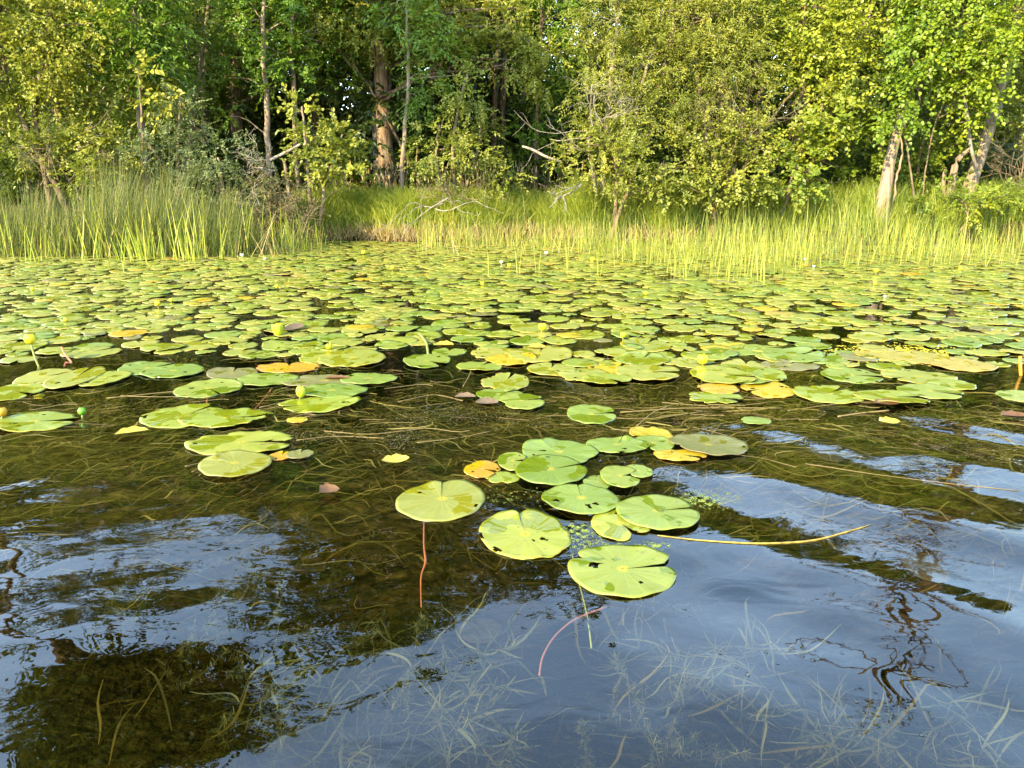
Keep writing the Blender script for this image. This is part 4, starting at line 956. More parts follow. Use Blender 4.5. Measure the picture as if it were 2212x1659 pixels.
H_(700, 826, 184, 26, 'dull', 'wide dull olive pad with a brown twig lying on it', 170, 1)
H_(795, 822, 120, 24, 'green', 'green pad at the right end beside the wide dull olive one', 180, 2)
H_(716, 850, 148, 30, 'green', 'green pad lying on a tilted yellow one, near the pale bud', 190, 3)
H_(692, 876, 184, 32, 'lime', 'tilted yellow-green pad under a greener one, near the pale bud', 200, 1, tear=.1, tilt=(.03, .03))
H_(197, 762, 118, 24, 'pale', 'pale pad with a slit just right of the tall yellow bud', 60, 0)
H_(422, 748, 104, 22, 'pale', 'pale ragged pad left of the broken yellow flower', 60, 0, tear=.2)
H_(40, 752, 90, 30, 'lime', 'lime pad at the left edge under the tall yellow bud', 300, 0)
H_(760, 776, 150, 36, 'pale', 'pale broad pad with a torn rim left of the notched green pad', 120, 1, tear=.12)
H_(700, 770, 110, 34, 'lime', 'lime ragged pad beside the broad pale one', 150, 0, tear=.2)
H_(610, 748, 90, 20, 'green', 'green pad below the broken yellow flower', 30, 0)
# middle
H_(922, 782, 104, 30, 'green', 'green pad with a wide notch above the drifting weed', 320, 1, gap=.2)
H_(970, 761, 74, 16, 'green', 'small green two-lobed leaf behind the wide-notched pad', 90, 0, gap=.3)
H_(1035, 793, 98, 22, 'lime', 'lime pad left of the torn trio above the drifting weed', 60, 0)
H_(1062, 763, 90, 26, 'pale', 'pale torn pad with a brown tear, above the lime one', 110, 0, tear=.2)
H_(1105, 778, 110, 26, 'yellow', 'yellow leaf under the big ragged pad', 60, 1, tear=.15)
H_(1165, 768, 150, 36, 'pale', 'big ragged pale pad eaten along its far rim', 80, 2, tear=.3)
H_(1190, 800, 110, 26, 'pale', 'pale pad with a fine slit below the big ragged one', 80, 1)
H_(1092, 828, 108, 38, 'pale', 'ragged pale pad full of bites, above the two bright green pads', 70, 1, tear=.42)
H_(1080, 855, 104, 26, 'green', 'bright green pad tucked behind another, below the bitten one', 40, 1, gap=.1)
H_(1127, 871, 98, 34, 'green', 'bright green pad with a lobe, at the near end of the bitten pads', 10, 2, gap=.04, bite=(200, .2, .3))
H_(1268, 724, 80, 20, 'lime', 'lime pad alone in a dark gap', 60, 0)
H_(1145, 708, 84, 24, 'pale', 'pale pad carrying a yellow flower, alone in dark water', 110, 0, tear=.1)
# right side
H_(1395, 748, 110, 28, 'pale', 'pale pad with a ragged rim behind the bright lime one', 60, 1, tear=.2)
H_(1385, 778, 124, 26, 'lime', 'bright lime pad overlapped by pale ones', 60, 1)
H_(1330, 800, 120, 32, 'yellow', 'golden pad in the heap of yellow pads', 60, 0, tear=.2)
H_(1260, 812, 110, 30, 'pale', 'pale pad at the left end of the heap of yellow pads', 160, 1, tear=.3)
H_(1400, 808, 140, 36, 'pale', 'large pale pad with a toothed rim ending the heap of yellow pads', 350, 2, tear=.3)
H_(1310, 822, 110, 22, 'lime', 'lime pad at the near side of the heap of yellow pads', 300, 2)
H_(1490, 785, 70, 22, 'pale', 'small pale pad under the big yellow bud', 330, 0)
H_(1562, 815, 136, 44, 'lime', 'large lime pad with a wet middle, above the orange leaf', 340, 2)
H_(1612, 818, 96, 36, 'green', 'rounded green pad touching the large lime one', 60, 1)
H_(1655, 812, 80, 30, 'lime', 'lime pad behind the rounded green one', 200, 2)
H_(1660, 842, 110, 40, 'yellow', 'yellow pad with pale patches, right of the orange leaf', 200, 0, tear=.12)
H_(1552, 842, 90, 22, 'orange', 'orange-tipped leaf below the large lime pad', 180, 1)
H_(1545, 862, 120, 24, 'lime', 'ragged lime pad nearest the floating straw', 330, 1, tear=.3)
H_(1790, 855, 150, 40, 'lime', 'broad torn lime pad at the front of the right pad bed', 40, 1, tear=.32)
H_(1925, 864, 152, 36, 'lime', 'bright lime pad with a toothed back at the front of the right pad bed', 0, 2, tear=.12)
H_(2010, 848, 130, 32, 'green', 'light green pad with a fold, last at the front of the right pad bed', 320, 1)
H_(1840, 812, 126, 34, 'green', 'long green pad with a wet notch above the torn lime one', 340, 0)
H_(1715, 770, 130, 30, 'green', 'large green pad left of the yellow algae', 20, 1)
H_(1985, 815, 150, 34, 'pale', 'wide pale pad speckled with scurf, before the yellow algae', 200, 0)
H_(2055, 834, 100, 24, 'lime', 'lime pad at the right end of the speckled pale one', 160, 1)
H_(1915, 768, 130, 26, 'tan', 'tan withered pad in the patch of yellow algae', 60, 0, tear=.2)
H_(2000, 775, 130, 30, 'tan', 'tan withered pad at the right of the yellow algae', 100, 0, tear=.2)
H_(2080, 790, 130, 30, 'tan', 'buff withered pad beside a rotting stalk', 100, 1, tear=.2)
H_(2195, 858, 76, 24, 'green', 'green pad cut by the right edge below the tan ones', 100, 0)
H_(1600, 758, 104, 22, 'green', 'dark green round pad above the big yellow bud', 60, 0)
H_(1780, 776, 100, 22, 'green', 'green pad beside the dull brown one', 60, 0)
H_(1705, 790, 130, 22, 'dull', 'dull brown pad with a rusty streak', 60, 0)

# the crowded bed behind
rng = np.random.default_rng(900)
cand = []
placed = np.array([(x, y, (a + b_) / 2 * 1.0) for x, y, a, b_ in HAND])
BUF = np.zeros((7000, 3)); nb_ = len(placed); BUF[:nb_] = placed
def front_v(u):
    return np.interp(u, [-900, 0, 60, 250, 330, 560, 800, 860, 1010, 1260, 1480, 1700, 2050, 2240, 3100], [800, 790, 775, 775, 772, 782, 768, 745, 750, 792, 800, 790, 806, 812, 820])
N_TRY = 60000
uu = rng.uniform(-900, 3100, N_TRY)
YY = np.sqrt(rng.uniform(2.5 ** 2, 11.9 ** 2, N_TRY))
for k in range(N_TRY):
    u, Y = uu[k], YY[k]
    x = (u - 1106) / FU * (Y * CP + CAM_H * SP)
    yfront = at(u, front_v(u))[1]
    if Y < yfront: continue
    ys = float(shore_y(x)) - .15
    if Y > ys: continue
    dens = .5 + .5 * math.sin(x * 2.1 + Y * 1.3 + 1) * math.sin(Y * 2.3 - x * .8)
    dens = .6 * dens + .2 + .2 * math.sin(x * 5.3 + Y * 2.1) * math.sin(Y * 6.1 + x)
    thin = 0.50 if Y < yfront + .8 else .34
    if dens < thin * (1.0 if Y < 6 else .5) and rng.random() < .75: continue
    r = rng.choice([.052, .076, .094, .110], p=[.2, .25, .3, .25]) * rng.uniform(.88, 1.1)
    X_, Y_, R_ = BUF[:nb_, 0], BUF[:nb_, 1], BUF[:nb_, 2]
    d2 = (X_ - x) ** 2 + (Y_ - Y) ** 2
    lim = (R_ + r) * rng.uniform(.48, .98)
    if (d2 < lim * lim).any(): continue
    BUF[nb_] = (x, Y, r); nb_ += 1; cand.append((x, Y, r))
    if len(cand) > 5600: break
cand.sort(key=lambda c: math.hypot(c[0], c[1]))
def in_view(c):
    dep = c[1] * CP + CAM_H * SP
    return abs(c[0]) < dep * 1106 / FU + c[2]
KIND = ['green', 'lime', 'pale', 'yellow', 'orange', 'dull', 'tan']
KP = [.22, .36, .34, .025, .010, .030, .015]
near = [c for c in cand if in_view(c)][:300 - len(HAND)]
nearset = set(near)
rest = [c for c in cand if c not in nearset]
# landmarks for telling pads apart, in photograph pixels
LM = [((65, 735), 'the tall yellow bud'), ((600, 712), 'the broken yellow flower'), ((710, 750), 'the yellow bud among ragged pads'), ((1172, 708), 'the pad with a yellow flower'), ((1346, 724), 'the tiny floating yellow bud'),
      ((1518, 776), 'the big yellow bud'), ((922, 782), 'the wide-notched green pad'), ((1268, 724), 'the lime pad alone in a dark gap'), ((1165, 768), 'the big ragged pad'), ((340, 655), 'the small yellow bud at far left'), ((1715, 770), 'the large green pad'),
      ((1980, 765), 'the yellow algae'), ((2195, 800), 'the rotting stalk'), ((1450, 690), 'the dark gap behind the yellow heap'), ((422, 748), 'the pale ragged pad'), ((197, 762), 'the slit pale pad'), ((860, 690), 'the middle of the pad bed'), ((1900, 690), 'the mirrored leaning trunk'), ((1640, 690), 'the foremost reeds')]
LMW = [(at(*p_), s) for p_, s in LM]
WORD = {'green': 'green', 'lime': 'yellow-green', 'pale': 'pale', 'yellow': 'yellow', 'orange': 'orange', 'dull': 'dull brownish', 'tan': 'withered tan'}
ORD = ['', 'second ', 'third ', 'fourth ', 'fifth ', 'sixth ', 'seventh ', 'eighth ', 'ninth ', 'tenth ', 'eleventh ', 'twelfth ', 'thirteenth ', 'fourteenth ', 'fifteenth ', 'sixteenth ']
used = {}
plan = []
for k, (x, y, r) in enumerate(near):
    kind = KIND[rng.choice(7, p=KP)]
    tear = rng.uniform(.12, .4) if rng.random() < (.5 if kind in ('pale', 'tan', 'yellow') else .15) else 0
    lm = min(LMW, key=lambda q: math.hypot(q[0][0] - x, (q[0][1] - y)))
    dx, dy = x - lm[0][0], y - lm[0][1]
    rel = ('beyond' if dy > 0 else 'before') if abs(dy) > abs(dx) * .8 else ('right of' if dx > 0 else 'left of')
    plan.append((x, y, r, kind, tear, lm[1], rel, math.hypot(dx, dy)))
for k, (x, y, r, kind, tear, lm, rel, dist) in sorted(enumerate(plan), key=lambda q: q[1][7]):
    size = 'small' if r < .08 else 'large' if r > .103 else 'round'
    key = (kind, bool(tear), rel, lm, size)
    n_ = used.get(key, 0); used[key] = n_ + 1
    lab = f'{ORD[min(n_, 15)]}{"" if not n_ else "nearest "}{size} {WORD[kind]} {"ragged " if tear else ""}pad {rel} {lm}'.strip()
    mb = MB(); r_ = np.random.default_rng(7000 + k)
    pad_mesh(mb, r_, (0, 0), r * r_.uniform(.95, 1.08), r * r_.uniform(.92, 1.12), None, tear, r_.uniform(.03, .16) if r_.random() < .4 else 0, r_.choice([.02, .05, .12, .22]), (r_.normal(0, .012), r_.normal(0, .012)), 44, z=.0015 + .006 * r_.random(), seed=r_.random())
    o = mb.build('lily_pad', PM[kind], smooth_shade=True)
    o.location = (x, y, float(wave(x, y)))
    tag(o, lab, 'lily pad', 'lily pads')
mb = {}
for x, y, r in rest:
    kind = KIND[rng.choice(7, p=[.12, .38, .44, .018, .004, .018, .02])]
    pad_mesh(mb.setdefault(kind, MB()), rng, (x, y), r * rng.uniform(.95, 1.08), r * rng.uniform(.92, 1.12), None, rng.uniform(.1, .35) if rng.random() < .3 else 0, 0, rng.choice([.02, .06, .15]), (rng.normal(0, .012), rng.normal(0, .012)), 26, 3, z=.0015 + .006 * rng.random(), seed=rng.random())
MBA = MB(); mats = []; mi = []
for k, b_ in mb.items():
    for V_, F_ in zip(b_.V, b_.F): pass
    off = MBA.n
    MBA.add(np.concatenate(b_.V), np.concatenate(b_.F), **{q: np.concatenate(z_) for q, z_ in b_.A.items()})
    mi.append(np.full(sum(len(f) for f in b_.F), len(mats))); mats.append(PM[k])
o = MBA.build('lily_pads', None, smooth_shade=True)
for q in mats: o.data.materials.append(q)
o.data.polygons.foreach_set('material_index', np.concatenate(mi).astype(np.int32))
tag(o, 'countless small lily pads covering the far part of the pond', 'lily pads', kind='stuff')
# ---------------------------------------------------------------- flowers and buds
def simple(name, col, rough=.5, spec=.4, var=.25, trans=0.0):
    m, t = new_mat(name)
    tc = N(t, 'ShaderNodeTexCoord'); n = N(t, 'ShaderNodeTexNoise'); n.inputs['Scale'].default_value = 60; n.inputs['Detail'].default_value = 3
    t.links.new(tc.outputs['Object'], n.inputs['Vector'])
    c = ramp(t, [(0.3, tuple(q * (1 - var) for q in col)), (0.7, tuple(min(1, q * (1 + var * .5)) for q in col))], n.outputs['Fac'])
    p = N(t, 'ShaderNodeBsdfPrincipled'); p.inputs['Roughness'].default_value = rough; p.inputs['Specular IOR Level'].default_value = spec
    p.inputs['Transmission Weight'].default_value = trans
    t.links.new(c, p.inputs['Base Color']); t.links.new(p.outputs[0], N(t, 'ShaderNodeOutputMaterial').inputs['Surface'])
    return m
YEL = simple('petal_yellow', (0.58, 0.50, 0.012)); YGR = simple('petal_yellow_green', (0.34, 0.40, 0.02)); GRN = simple('bud_green', (0.10, 0.26, 0.015), .3)
WHT = simple('petal_white', (0.8, 0.78, 0.72)); STK = simple('stalk_green', (0.20, 0.22, 0.05)); RED = simple('stalk_red', (0.42, 0.13, 0.05)); PNK = simple('petal_withered', (0.12, 0.08, 0.042))
ORG = simple('bud_orange', (0.45, 0.24, 0.02)); BRN = simple('leaf_dead', (0.10, 0.048, 0.016), .6)
def bud(u, v, px_r, col, label, stalk_to=None, sep=5, open_=0.15, squash=1.0, name='lily_bud', group='yellow lily buds', rise=None, inner=None):
    """a globe of overlapping sepals on a stalk; (u, v) is the pixel of the bud's middle, the stalk goes down to the water"""
    rng = np.random.default_rng(int(u * 3 + v))
    foot = at(*(stalk_to if stalk_to else (u, v + px_r * 1.6)))
    c = at_y(u, v, foot[1]); r = px_r * m_per_px(foot[1], c[2])
    if stalk_to is None: c[2] = max(c[2], r * .55)
    root = empty(name, foot, label, 'flower', group)
    sm = MB(); sm.tube(bend(rng, foot - UP * .08, c - UP * r * .8, 8, .05), np.linspace(.0045, .0038, 8) * max(1, r / .02), 8)
    parts = [sm.build('stalk', STK, smooth_shade=True)]
    for k in range(sep):
        b_ = MB(); az = 2 * np.pi * k / sep + rng.uniform(-.2, .2)
        lat = np.linspace(-np.pi / 2, np.pi * (.40 - open_ * .2), 9); lon = np.linspace(-1, 1, 9)
        La, Lo = np.meshgrid(lat, lon, indexing='ij')
        wd = (np.pi / sep * 1.45) * np.sqrt(np.clip(1 - ((La + .2) / 1.75) ** 2, .02, 1))
        rr = r * (1 + .05 * (k % 2)) * (1 + open_ * smooth(0, 1.2, La))
        X = rr * np.cos(La) * np.cos(az + Lo * wd); Y = rr * np.cos(La) * np.sin(az + Lo * wd); Z = r * squash * np.sin(La) * 1.05
        V = np.stack([X, Y, Z], -1).reshape(-1, 3) + c
        i = np.arange(8)[:, None] * 9 + np.arange(8)[None]
        b_.add(V, np.stack([i, i + 1, i + 10, i + 9], -1).reshape(-1, 4))
        parts.append(b_.build('sepal', col, smooth_shade=True))
    d = MB(); la = np.linspace(-1.5, 1.5, 9); lo = np.linspace(0, 2 * np.pi, 14, endpoint=False)
    A_, B_ = np.meshgrid(la, lo, indexing='ij')
    V = np.stack([np.cos(A_) * np.cos(B_), np.cos(A_) * np.sin(B_), np.sin(A_) * squash], -1).reshape(-1, 3) * r * .86 + c
    i = np.arange(8)[:, None] * 14 + np.arange(14)[None]; j = np.arange(8)[:, None] * 14 + (np.arange(14)[None] + 1) % 14
    d.add(V, np.stack([i, j, j + 14, i + 14], -1).reshape(-1, 4)); parts.append(d.build('heart', inner or col, smooth_shade=True))
    settle(root, *parts)
    return root
bud(65, 732, 11.5, YEL, 'tall yellow bud on a bent stalk near the left edge', (90, 790))
bud(177, 888, 8.5, GRN, 'smooth round green bud floating by the long lime pad', sep=4, open_=0)
bud(4, 889, 10, ORG, 'orange-yellow bud touching the left edge', sep=4)
bud(650, 846, 10, YGR, 'pale green bud with an orange tip beside the tilted pad', (646, 862), squash=1.3)
bud(600, 711, 11, YGR, 'broken yellow flower standing up among green pads', (597, 726), sep=5, open_=.6, squash=1.3)
bud(710, 748, 6, YEL, 'small yellow bud among ragged pads right of the broken flower', sep=4)
bud(1172, 706, 8, YEL, 'yellow flower lying on a pale pad in dark water', sep=5, open_=.4)
bud(1346, 723, 6, YEL, 'tiny yellow bud floating free in a dark gap', sep=4)
bud(1518, 776, 11, YEL, 'big yellow bud resting at the rim of a small pale pad', sep=5)
for k, (u, v, r, w_) in enumerate([(340, 655, 6, 'small yellow bud in the far-left pads, biggest there'), (370, 648, 4, 'small yellow bud just right of the biggest far-left one'), (785, 545, 4, 'yellow flower left of the central reeds, near the bank'), (1280, 560, 5, 'bright yellow flower among the thin reeds right of middle'),
     (848, 578, 4, 'yellow flower standing alone in the far pads below the stout tree'), (1100, 573, 4, 'yellow flower beside the nearest white one'), (1893, 584, 5, 'yellow bud before the leaning trunk\'s mirror image'), (1890, 612, 4, 'low yellow bud under the one before the mirror image'), (1042, 612, 4, 'tiny yellow flower in the middle of the far bed'),
     (142, 690, 4, 'low yellow bud in the left pad bed'), (70, 624, 4, 'tiny yellow bud near the left rushes'), (2075, 580, 4, 'tiny yellow flower near the right edge'), (1395, 633, 4, 'tiny yellow bud between reeds and pads'), (598, 618, 4, 'tiny yellow bud half-way out below the alder bush')]):
    bud(u, v, r, YEL, w_, sep=4)
for k, (u, v, r, w_) in enumerate([(523, 551, 5, 'white flower beside the left rushes'), (572, 558, 4, 'white flower just right of the one by the left rushes'), (1083, 566, 5, 'nearest white flower at the middle of the far bed'), (1180, 546, 5, 'white flower up on a stalk among thin reeds'), (1740, 560, 5, 'white flower at the foot of the right reeds'), (1758, 575, 4, 'white flower low before the right reeds'), (1912, 640, 4, 'white flower out among the right pads')]):
    bud(u, v, r * .62, WHT, w_, sep=6, open_=.7, name='white_lily', group='white lilies')
def withered(u, v, w_, h, mat, label, cat='leaf', name='dead_leaf', seed=0, ang=0):
    """a curled dry leaf floating"""
    rng = np.random.default_rng(seed + int(u)); p = at(u, v); a = w_ / 2 * m_per_px(p[1], 0); b_ = max(.008, (at(u, v - h / 2) - at(u, v + h / 2))[1] / 2)
    n, k = 11, 7; s = np.linspace(-1, 1, n); q = np.linspace(-1, 1, k); S, Q = np.meshgrid(s, q, indexing='ij')
    wd = np.clip(1 - np.abs(S) ** 2.2, .03, 1) ** .8 * (1 + .12 * np.sin(S * 9))
    X = S * a; Y = Q * wd * b_; Z = .006 + np.abs(Q) ** 1.6 * wd * .014 + .01 * S ** 2 * rng.uniform(.3, 1.2)
    ca, sa = math.cos(ang), math.sin(ang)
    V = np.stack([X * ca - Y * sa, X * sa + Y * ca, Z], -1).reshape(-1, 3) + p + UP * wave(p[0], p[1])
    i = np.arange(n - 1)[:, None] * k + np.arange(k - 1)[None]
    mb = MB(); mb.add(V, np.stack([i, i + k, i + k + 1, i + 1], -1).reshape(-1, 4))
    o = mb.build(name, mat, smooth_shade=True); own_origin(o, p); return tag(o, label, cat)
withered(635, 712, 40, 16, PNK, 'pinkish withered petals beside the broken yellow flower', 'petals', 'withered_petals')
withered(712, 1068, 44, 22, BRN, 'reddish-brown curled leaf left of the round olive pad', ang=.6)
withered(1052, 875, 50, 14, PNK, 'mauve dead pad left of the bright green lobed pad', ang=0)
withered(1005, 862, 46, 10, PNK, 'flat greyish-mauve leaf above the drifting weed')
withered(855, 1005, 60, 18, PM['tan'], 'torn yellowish scrap of leaf on the dark water left of centre', ang=.3)
withered(1915, 835 + 45, 60, 12, BRN, 'rusty scrap behind the bright lime pad at right')
withered(730, 822, 56, 5, BRN, 'brown twig-like strip on the wide dull pad')
withered(1160, 754, 40, 10, ORG, 'orange dead leaf behind the big ragged pad')
withered(960, 748, 40, 9, ORG, 'orange scrap behind the green two-lobed leaf')
withered(285, 938, 66, 14, PM['pale'], 'whitish scrap of leaf below the long lime pad', ang=.5)
withered(2190, 905, 60, 12, BRN, 'brown scrap at the right edge of the weed')
withered(1920, 915, 44, 14, PM['pale'], 'pale yellow scrap under the bright lime toothed pad')

# ---------------------------------------------------------------- stalks, straws and floating stems
def strand(name, label, pts, r, mat, cat='stem', zs=0.004, group=None, wob=0.0, flat=None):
    """pts: pixel points; zs: height over (or depth under) the water, one or per point"""
    pts = np.asarray(pts, float); zs = np.broadcast_to(np.asarray(zs, float), (len(pts),))
    P = np.array([at(u, v, z) for (u, v), z in zip(pts, zs)])
    s = np.linspace(0, 1, len(P)); q = np.linspace(0, 1, max(8, len(P) * 4))
    P = np.stack([np.interp(q, s, P[:, i]) for i in range(3)], -1)
    for _ in range(3): P[1:-1] = .5 * P[1:-1] + .25 * (P[:-2] + P[2:])
    P[:, 2] += wave(P[:, 0], P[:, 1])
    mb = MB(); R = np.interp(q, s, np.broadcast_to(np.asarray(r, float), (len(pts),)))
    mb.tube(P, R, 7, tone=.6)
    o = mb.build(name, mat, smooth_shade=True); own_origin(o, P[0]); return tag(o, label, cat, group)
strand('floating_reed', 'long golden stem curving over open water from under the nearest pads', [(1420, 1158), (1520, 1170), (1640, 1178), (1760, 1165), (1830, 1145), (1882, 1132)], [.0014, .0020, .0026, .0028, .0022, .0010], simple('stem_golden', (.28, .20, .035), var=.5), zs=.0012)
strand('pad_stalk', 'red knotted stalk sinking below the round olive pad', [(916, 1128), (915, 1180), (921, 1212), (908, 1240), (910, 1310)], [.002, .0024, .0033, .0022, .0014], simple('stalk_bright_red', (.30, .085, .025)), zs=[-.004, -.01, -.02, -.035, -.06])
strand('pad_stalk', 'pink arched stalk under open water below the nearest pad', [(1310, 1308), (1240, 1335), (1195, 1375), (1170, 1420), (1165, 1460)], .0022, simple('stalk_pink', (.20, .07, .04)), zs=[-.01, -.02, -.03, -.04, -.06])
strand('pad_stalk', 'brown thin stalk hanging under the nearest pad', [(1232, 1180), (1250, 1250), (1270, 1330), (1278, 1400)], .002, STK, zs=[-.02, -.04, -.06, -.1])
strand('pad_stalk', 'short red stalk under the dark-edged notched pad', [(448, 858), (446, 880)], .004, RED, zs=[-.003, -.02])
strand('pad_stalk', 'slanting red stalk right of the dark-edged notched pad', [(588, 838), (570, 862), (545, 890)], .003, RED, zs=[-.003, -.01, -.02])
strand('flower_stalk', 'reddish bare stalk rising left of the slit pale pad', [(155, 783), (140, 765), (133, 750)], .005, RED, zs=[0, .02, .05])
strand('flower_stalk', 'thick curved green-brown stalk behind the wide-notched pad', [(925, 768), (922, 740), (905, 720)], .007, STK, zs=[0, .01, .02])
strand('flower_stalk', 'rotting brown stalk standing at the right edge', [(2205, 812), (2204, 790), (2204, 770)], .008, ORG, zs=[0, .05, .09])
ST = G['wet_straw']
for k, (pts, r, lab) in enumerate([
    ([(1340, 890), (1480, 882), (1690, 880)], .0032, 'long pale straw in front of the heap of yellow pads'), ([(1810, 897), (1860, 892), (1920, 888)], .005, 'short thick pale straw at the right of the weed bank'),
    ([(1375, 918), (1410, 890), (1445, 878)], .0035, 'bent tan straw leaning off the slit green pad'), ([(1320, 900), (1400, 905), (1520, 890)], .002, 'thin straw crossing the slit green pad'),
    ([(1560, 980), (1640, 985), (1720, 1010)], .0012, 'hair-thin straw near the olive-brown pad'), ([(1740, 1000), (1950, 1030), (2200, 1060)], .0016, 'long hair-like straw along the blue wave'),
    ([(230, 860), (330, 850), (420, 842)], .003, 'long straw drifting left of the dark-edged notched pad'), ([(260, 855), (350, 858), (440, 855)], .0022, 'second straw drifting by the dark-edged notched pad'), ([(520, 890), (600, 880), (690, 850)], .003, 'golden straw under the tilted yellow pad'),
    ([(560, 880), (640, 862), (700, 850)], .0025, 'thinner golden straw under the tilted yellow pad'), ([(400, 1010), (440, 1000), (480, 992)], .0022, 'upper straw of the fan beside the smooth pale olive pad'), ([(415, 1022), (450, 1006), (490, 990)], .0022, 'middle straw of the fan beside the smooth pale olive pad'), ([(430, 1030), (460, 1010), (495, 992)], .002, 'lower straw of the fan beside the smooth pale olive pad'),
    ([(860, 868), (940, 850), (1000, 866)], .0024, 'curved straw in the drifting weed'), ([(700, 930), (800, 938), (900, 925)], .002, 'straw along the front of the drifting weed'), ([(900, 955), (990, 945), (1060, 930)], .002, 'straw below the drifting foam'),
    ([(1000, 835), (1012, 815), (1018, 800)], .003, 'stub of straw beside the bitten pale pad'), ([(1430, 870), (1560, 880), (1660, 868)], .002, 'wavy straw before the ragged lime pad'), ([(1700, 885), (1760, 878), (1830, 872)], .0022, 'reddish straw behind the torn lime pad'), ([(640, 950), (720, 940), (830, 945)], .002, 'straw right of the long torn pad'), ([(1180, 720), (1300, 718), (1400, 712)], .003, 'dark straw across the gap behind the heap of yellow pads')]):
    strand('floating_straw', lab, pts, r * .66, ST, 'straw', [.0012, -.001, .001][:len(pts)], 'straws afloat on the pond')
rng = np.random.default_rng(930)
# loose bits of straw and broken reed in the weed bank
mb = MB()
for k in range(110):
    u = rng.uniform(-60, 2300); v = rng.normal(0, 1) * 34 + np.interp(u, [0, 500, 900, 1300, 1700, 2212], [870, 880, 880, 885, 895, 930])
    if v < front_v(u) + 25: continue
    p = at(u, v); l = rng.uniform(.03, .22); a = rng.normal(0, .35) + (.25 if u < 1000 else -.12)
    d = np.array([math.cos(a), math.sin(a), 0]); q = bend(rng, p - d * l / 2, p + d * l / 2, 6, .10); q[:, 2] = .002 + wave(q[:, 0], q[:, 1]) + rng.normal(0, .003)
    mb.tube(q, np.full(6, rng.uniform(.0005, .0013)), 4, tone=rng.uniform(0, .9))
tag(mb.build('plant_litter', ST), 'broken straw and reed bits drifting in the weed bank', 'plant litter', kind='stuff')
# foam and scum
FOAM = simple('scum', (.26, .24, .16), .8, .2)
mb = MB()
def fleck(p, s, h=.004):
    k = 6; a = np.linspace(0, 2 * np.pi, k, endpoint=False) + rng.uniform(0, 6)
    rr = s * rng.uniform(.5, 1.2, k)
    z0 = wave(p[0], p[1])
    V = np.concatenate([np.stack([p[0] + rr * np.cos(a), p[1] + rr * np.sin(a), np.zeros(k) + .0005 + z0], -1), [[p[0], p[1], h * rng.uniform(.4, 1) + z0]]])
    mb.add(V, np.array([[i, (i + 1) % k, k] for i in range(k)]), tone=rng.random())
for u, v, su, sv, n in [(960, 893, 70, 12, 420), (860, 945, 36, 16, 260), (1090, 905, 60, 14, 120), (690, 940, 50, 8, 120), (300, 870, 120, 14, 140), (1920, 925, 130, 22, 260), (2140, 950, 60, 26, 260), (1060, 790, 50, 6, 40), (120, 770, 70, 8, 90)]:
    for _ in range(n):
        p = at(u + rng.normal(0, su), v + rng.normal(0, sv))
        fleck(p, rng.uniform(.0007, .0022), .0012)
tag(mb.build('scum', FOAM), 'greyish flecks of scum and foam caught in the floating weed', 'scum', kind='stuff')
DUCK = simple('duckweed_green', (.22, .27, .05), .7, .2)
mb = MB()
for u, v, su, sv, n in [(1245, 1150, 26, 10, 700), (1300, 1180, 36, 7, 500), (1410, 1180, 16, 3, 200), (1520, 1078, 34, 9, 900), (1105, 1075, 40, 12, 160), (1750, 780, 60, 6, 200), (1960, 765, 90, 9, 500), (2080, 800, 60, 8, 260)]:
    for _ in range(n):
        a_, b_ = rng.normal(0, su), rng.normal(0, sv)
        if math.sin(a_ * .21 + u) * math.sin(b_ * .5 + v) + .35 * math.sin(a_ * .6) < rng.uniform(-.2, .5): continue
        for q_ in range(3): fleck(at(u + a_ + rng.normal(0, 2), v + b_ + rng.normal(0, 1.)), rng.uniform(.0009, .0019), .0008)
tag(mb.build('duckweed', DUCK), 'patches of tiny duckweed between the nearest pads and around the yellow algae', 'duckweed', kind='stuff')
ALG = simple('algae_yellow', (.46, .38, .03), .7, .2)
mb = MB()
for _ in range(900):
    fleck(at(1930 + rng.normal(0, 75), 762 + rng.normal(0, 9)), rng.uniform(.003, .012), .003)
tag(mb.build('yellow_algae', ALG), 'mustard-yellow algae scum around withered pads at right', 'algae', kind='stuff')

# ---------------------------------------------------------------- weed under the water
def ribbon(mb, P, W, tone, side=None):
    P = np.asarray(P); k = len(P); T = nrm(np.gradient(P, axis=0))
    S = nrm(np.cross(T, UP + rng.normal(0, .3, 3)))
    W = np.broadcast_to(W, (k,))[:, None]
    V = np.stack([P - S * W, P + S * W], 1).reshape(-1, 3)
    i = np.arange(k - 1)[:, None] * 2
    mb.add(V, i + np.array([[0, 1, 3, 2]]), tone=tone)
WD = G['weed']
# the drifting mat just below the surface
mb = MB(); rng = np.random.default_rng(950)
for k in range(5200):
    u = rng.uniform(-150, 2400); c = np.interp(u, [0, 400, 900, 1300, 1700, 2212], [900, 905, 905, 900, 900, 930])
    v = c + rng.normal(0, 62) + (rng.random() < .3) * abs(rng.normal(0, 130))
    if v < front_v(u) - 40: continue
    top_ = rng.random() < .12 and v < 985
    z = -rng.uniform(.004, .04) - .10 * rng.random() ** 2 - max(0, v - 1000) / 1500
    p = at(u, v, z); l = rng.uniform(.05, .30); a = rng.normal(0, .4) + (.35 * math.sin(u / 190.)) + (.2 if u < 1000 else -.25)
    d = np.array([math.cos(a), math.sin(a), rng.normal(0, .06)])
    q = bend(rng, p - d * l / 2, p + d * l / 2, 7, .14); q[:, 2] = np.minimum(q[:, 2], -.003)
    if top_: q[:, 2] = rng.uniform(-.002, .003, 7) + wave(q[:, 0], q[:, 1])
    ribbon(mb, q, np.sin(np.linspace(.25, 2.9, 7)) * rng.uniform(.0012, .0042), rng.normal(.45, .22))
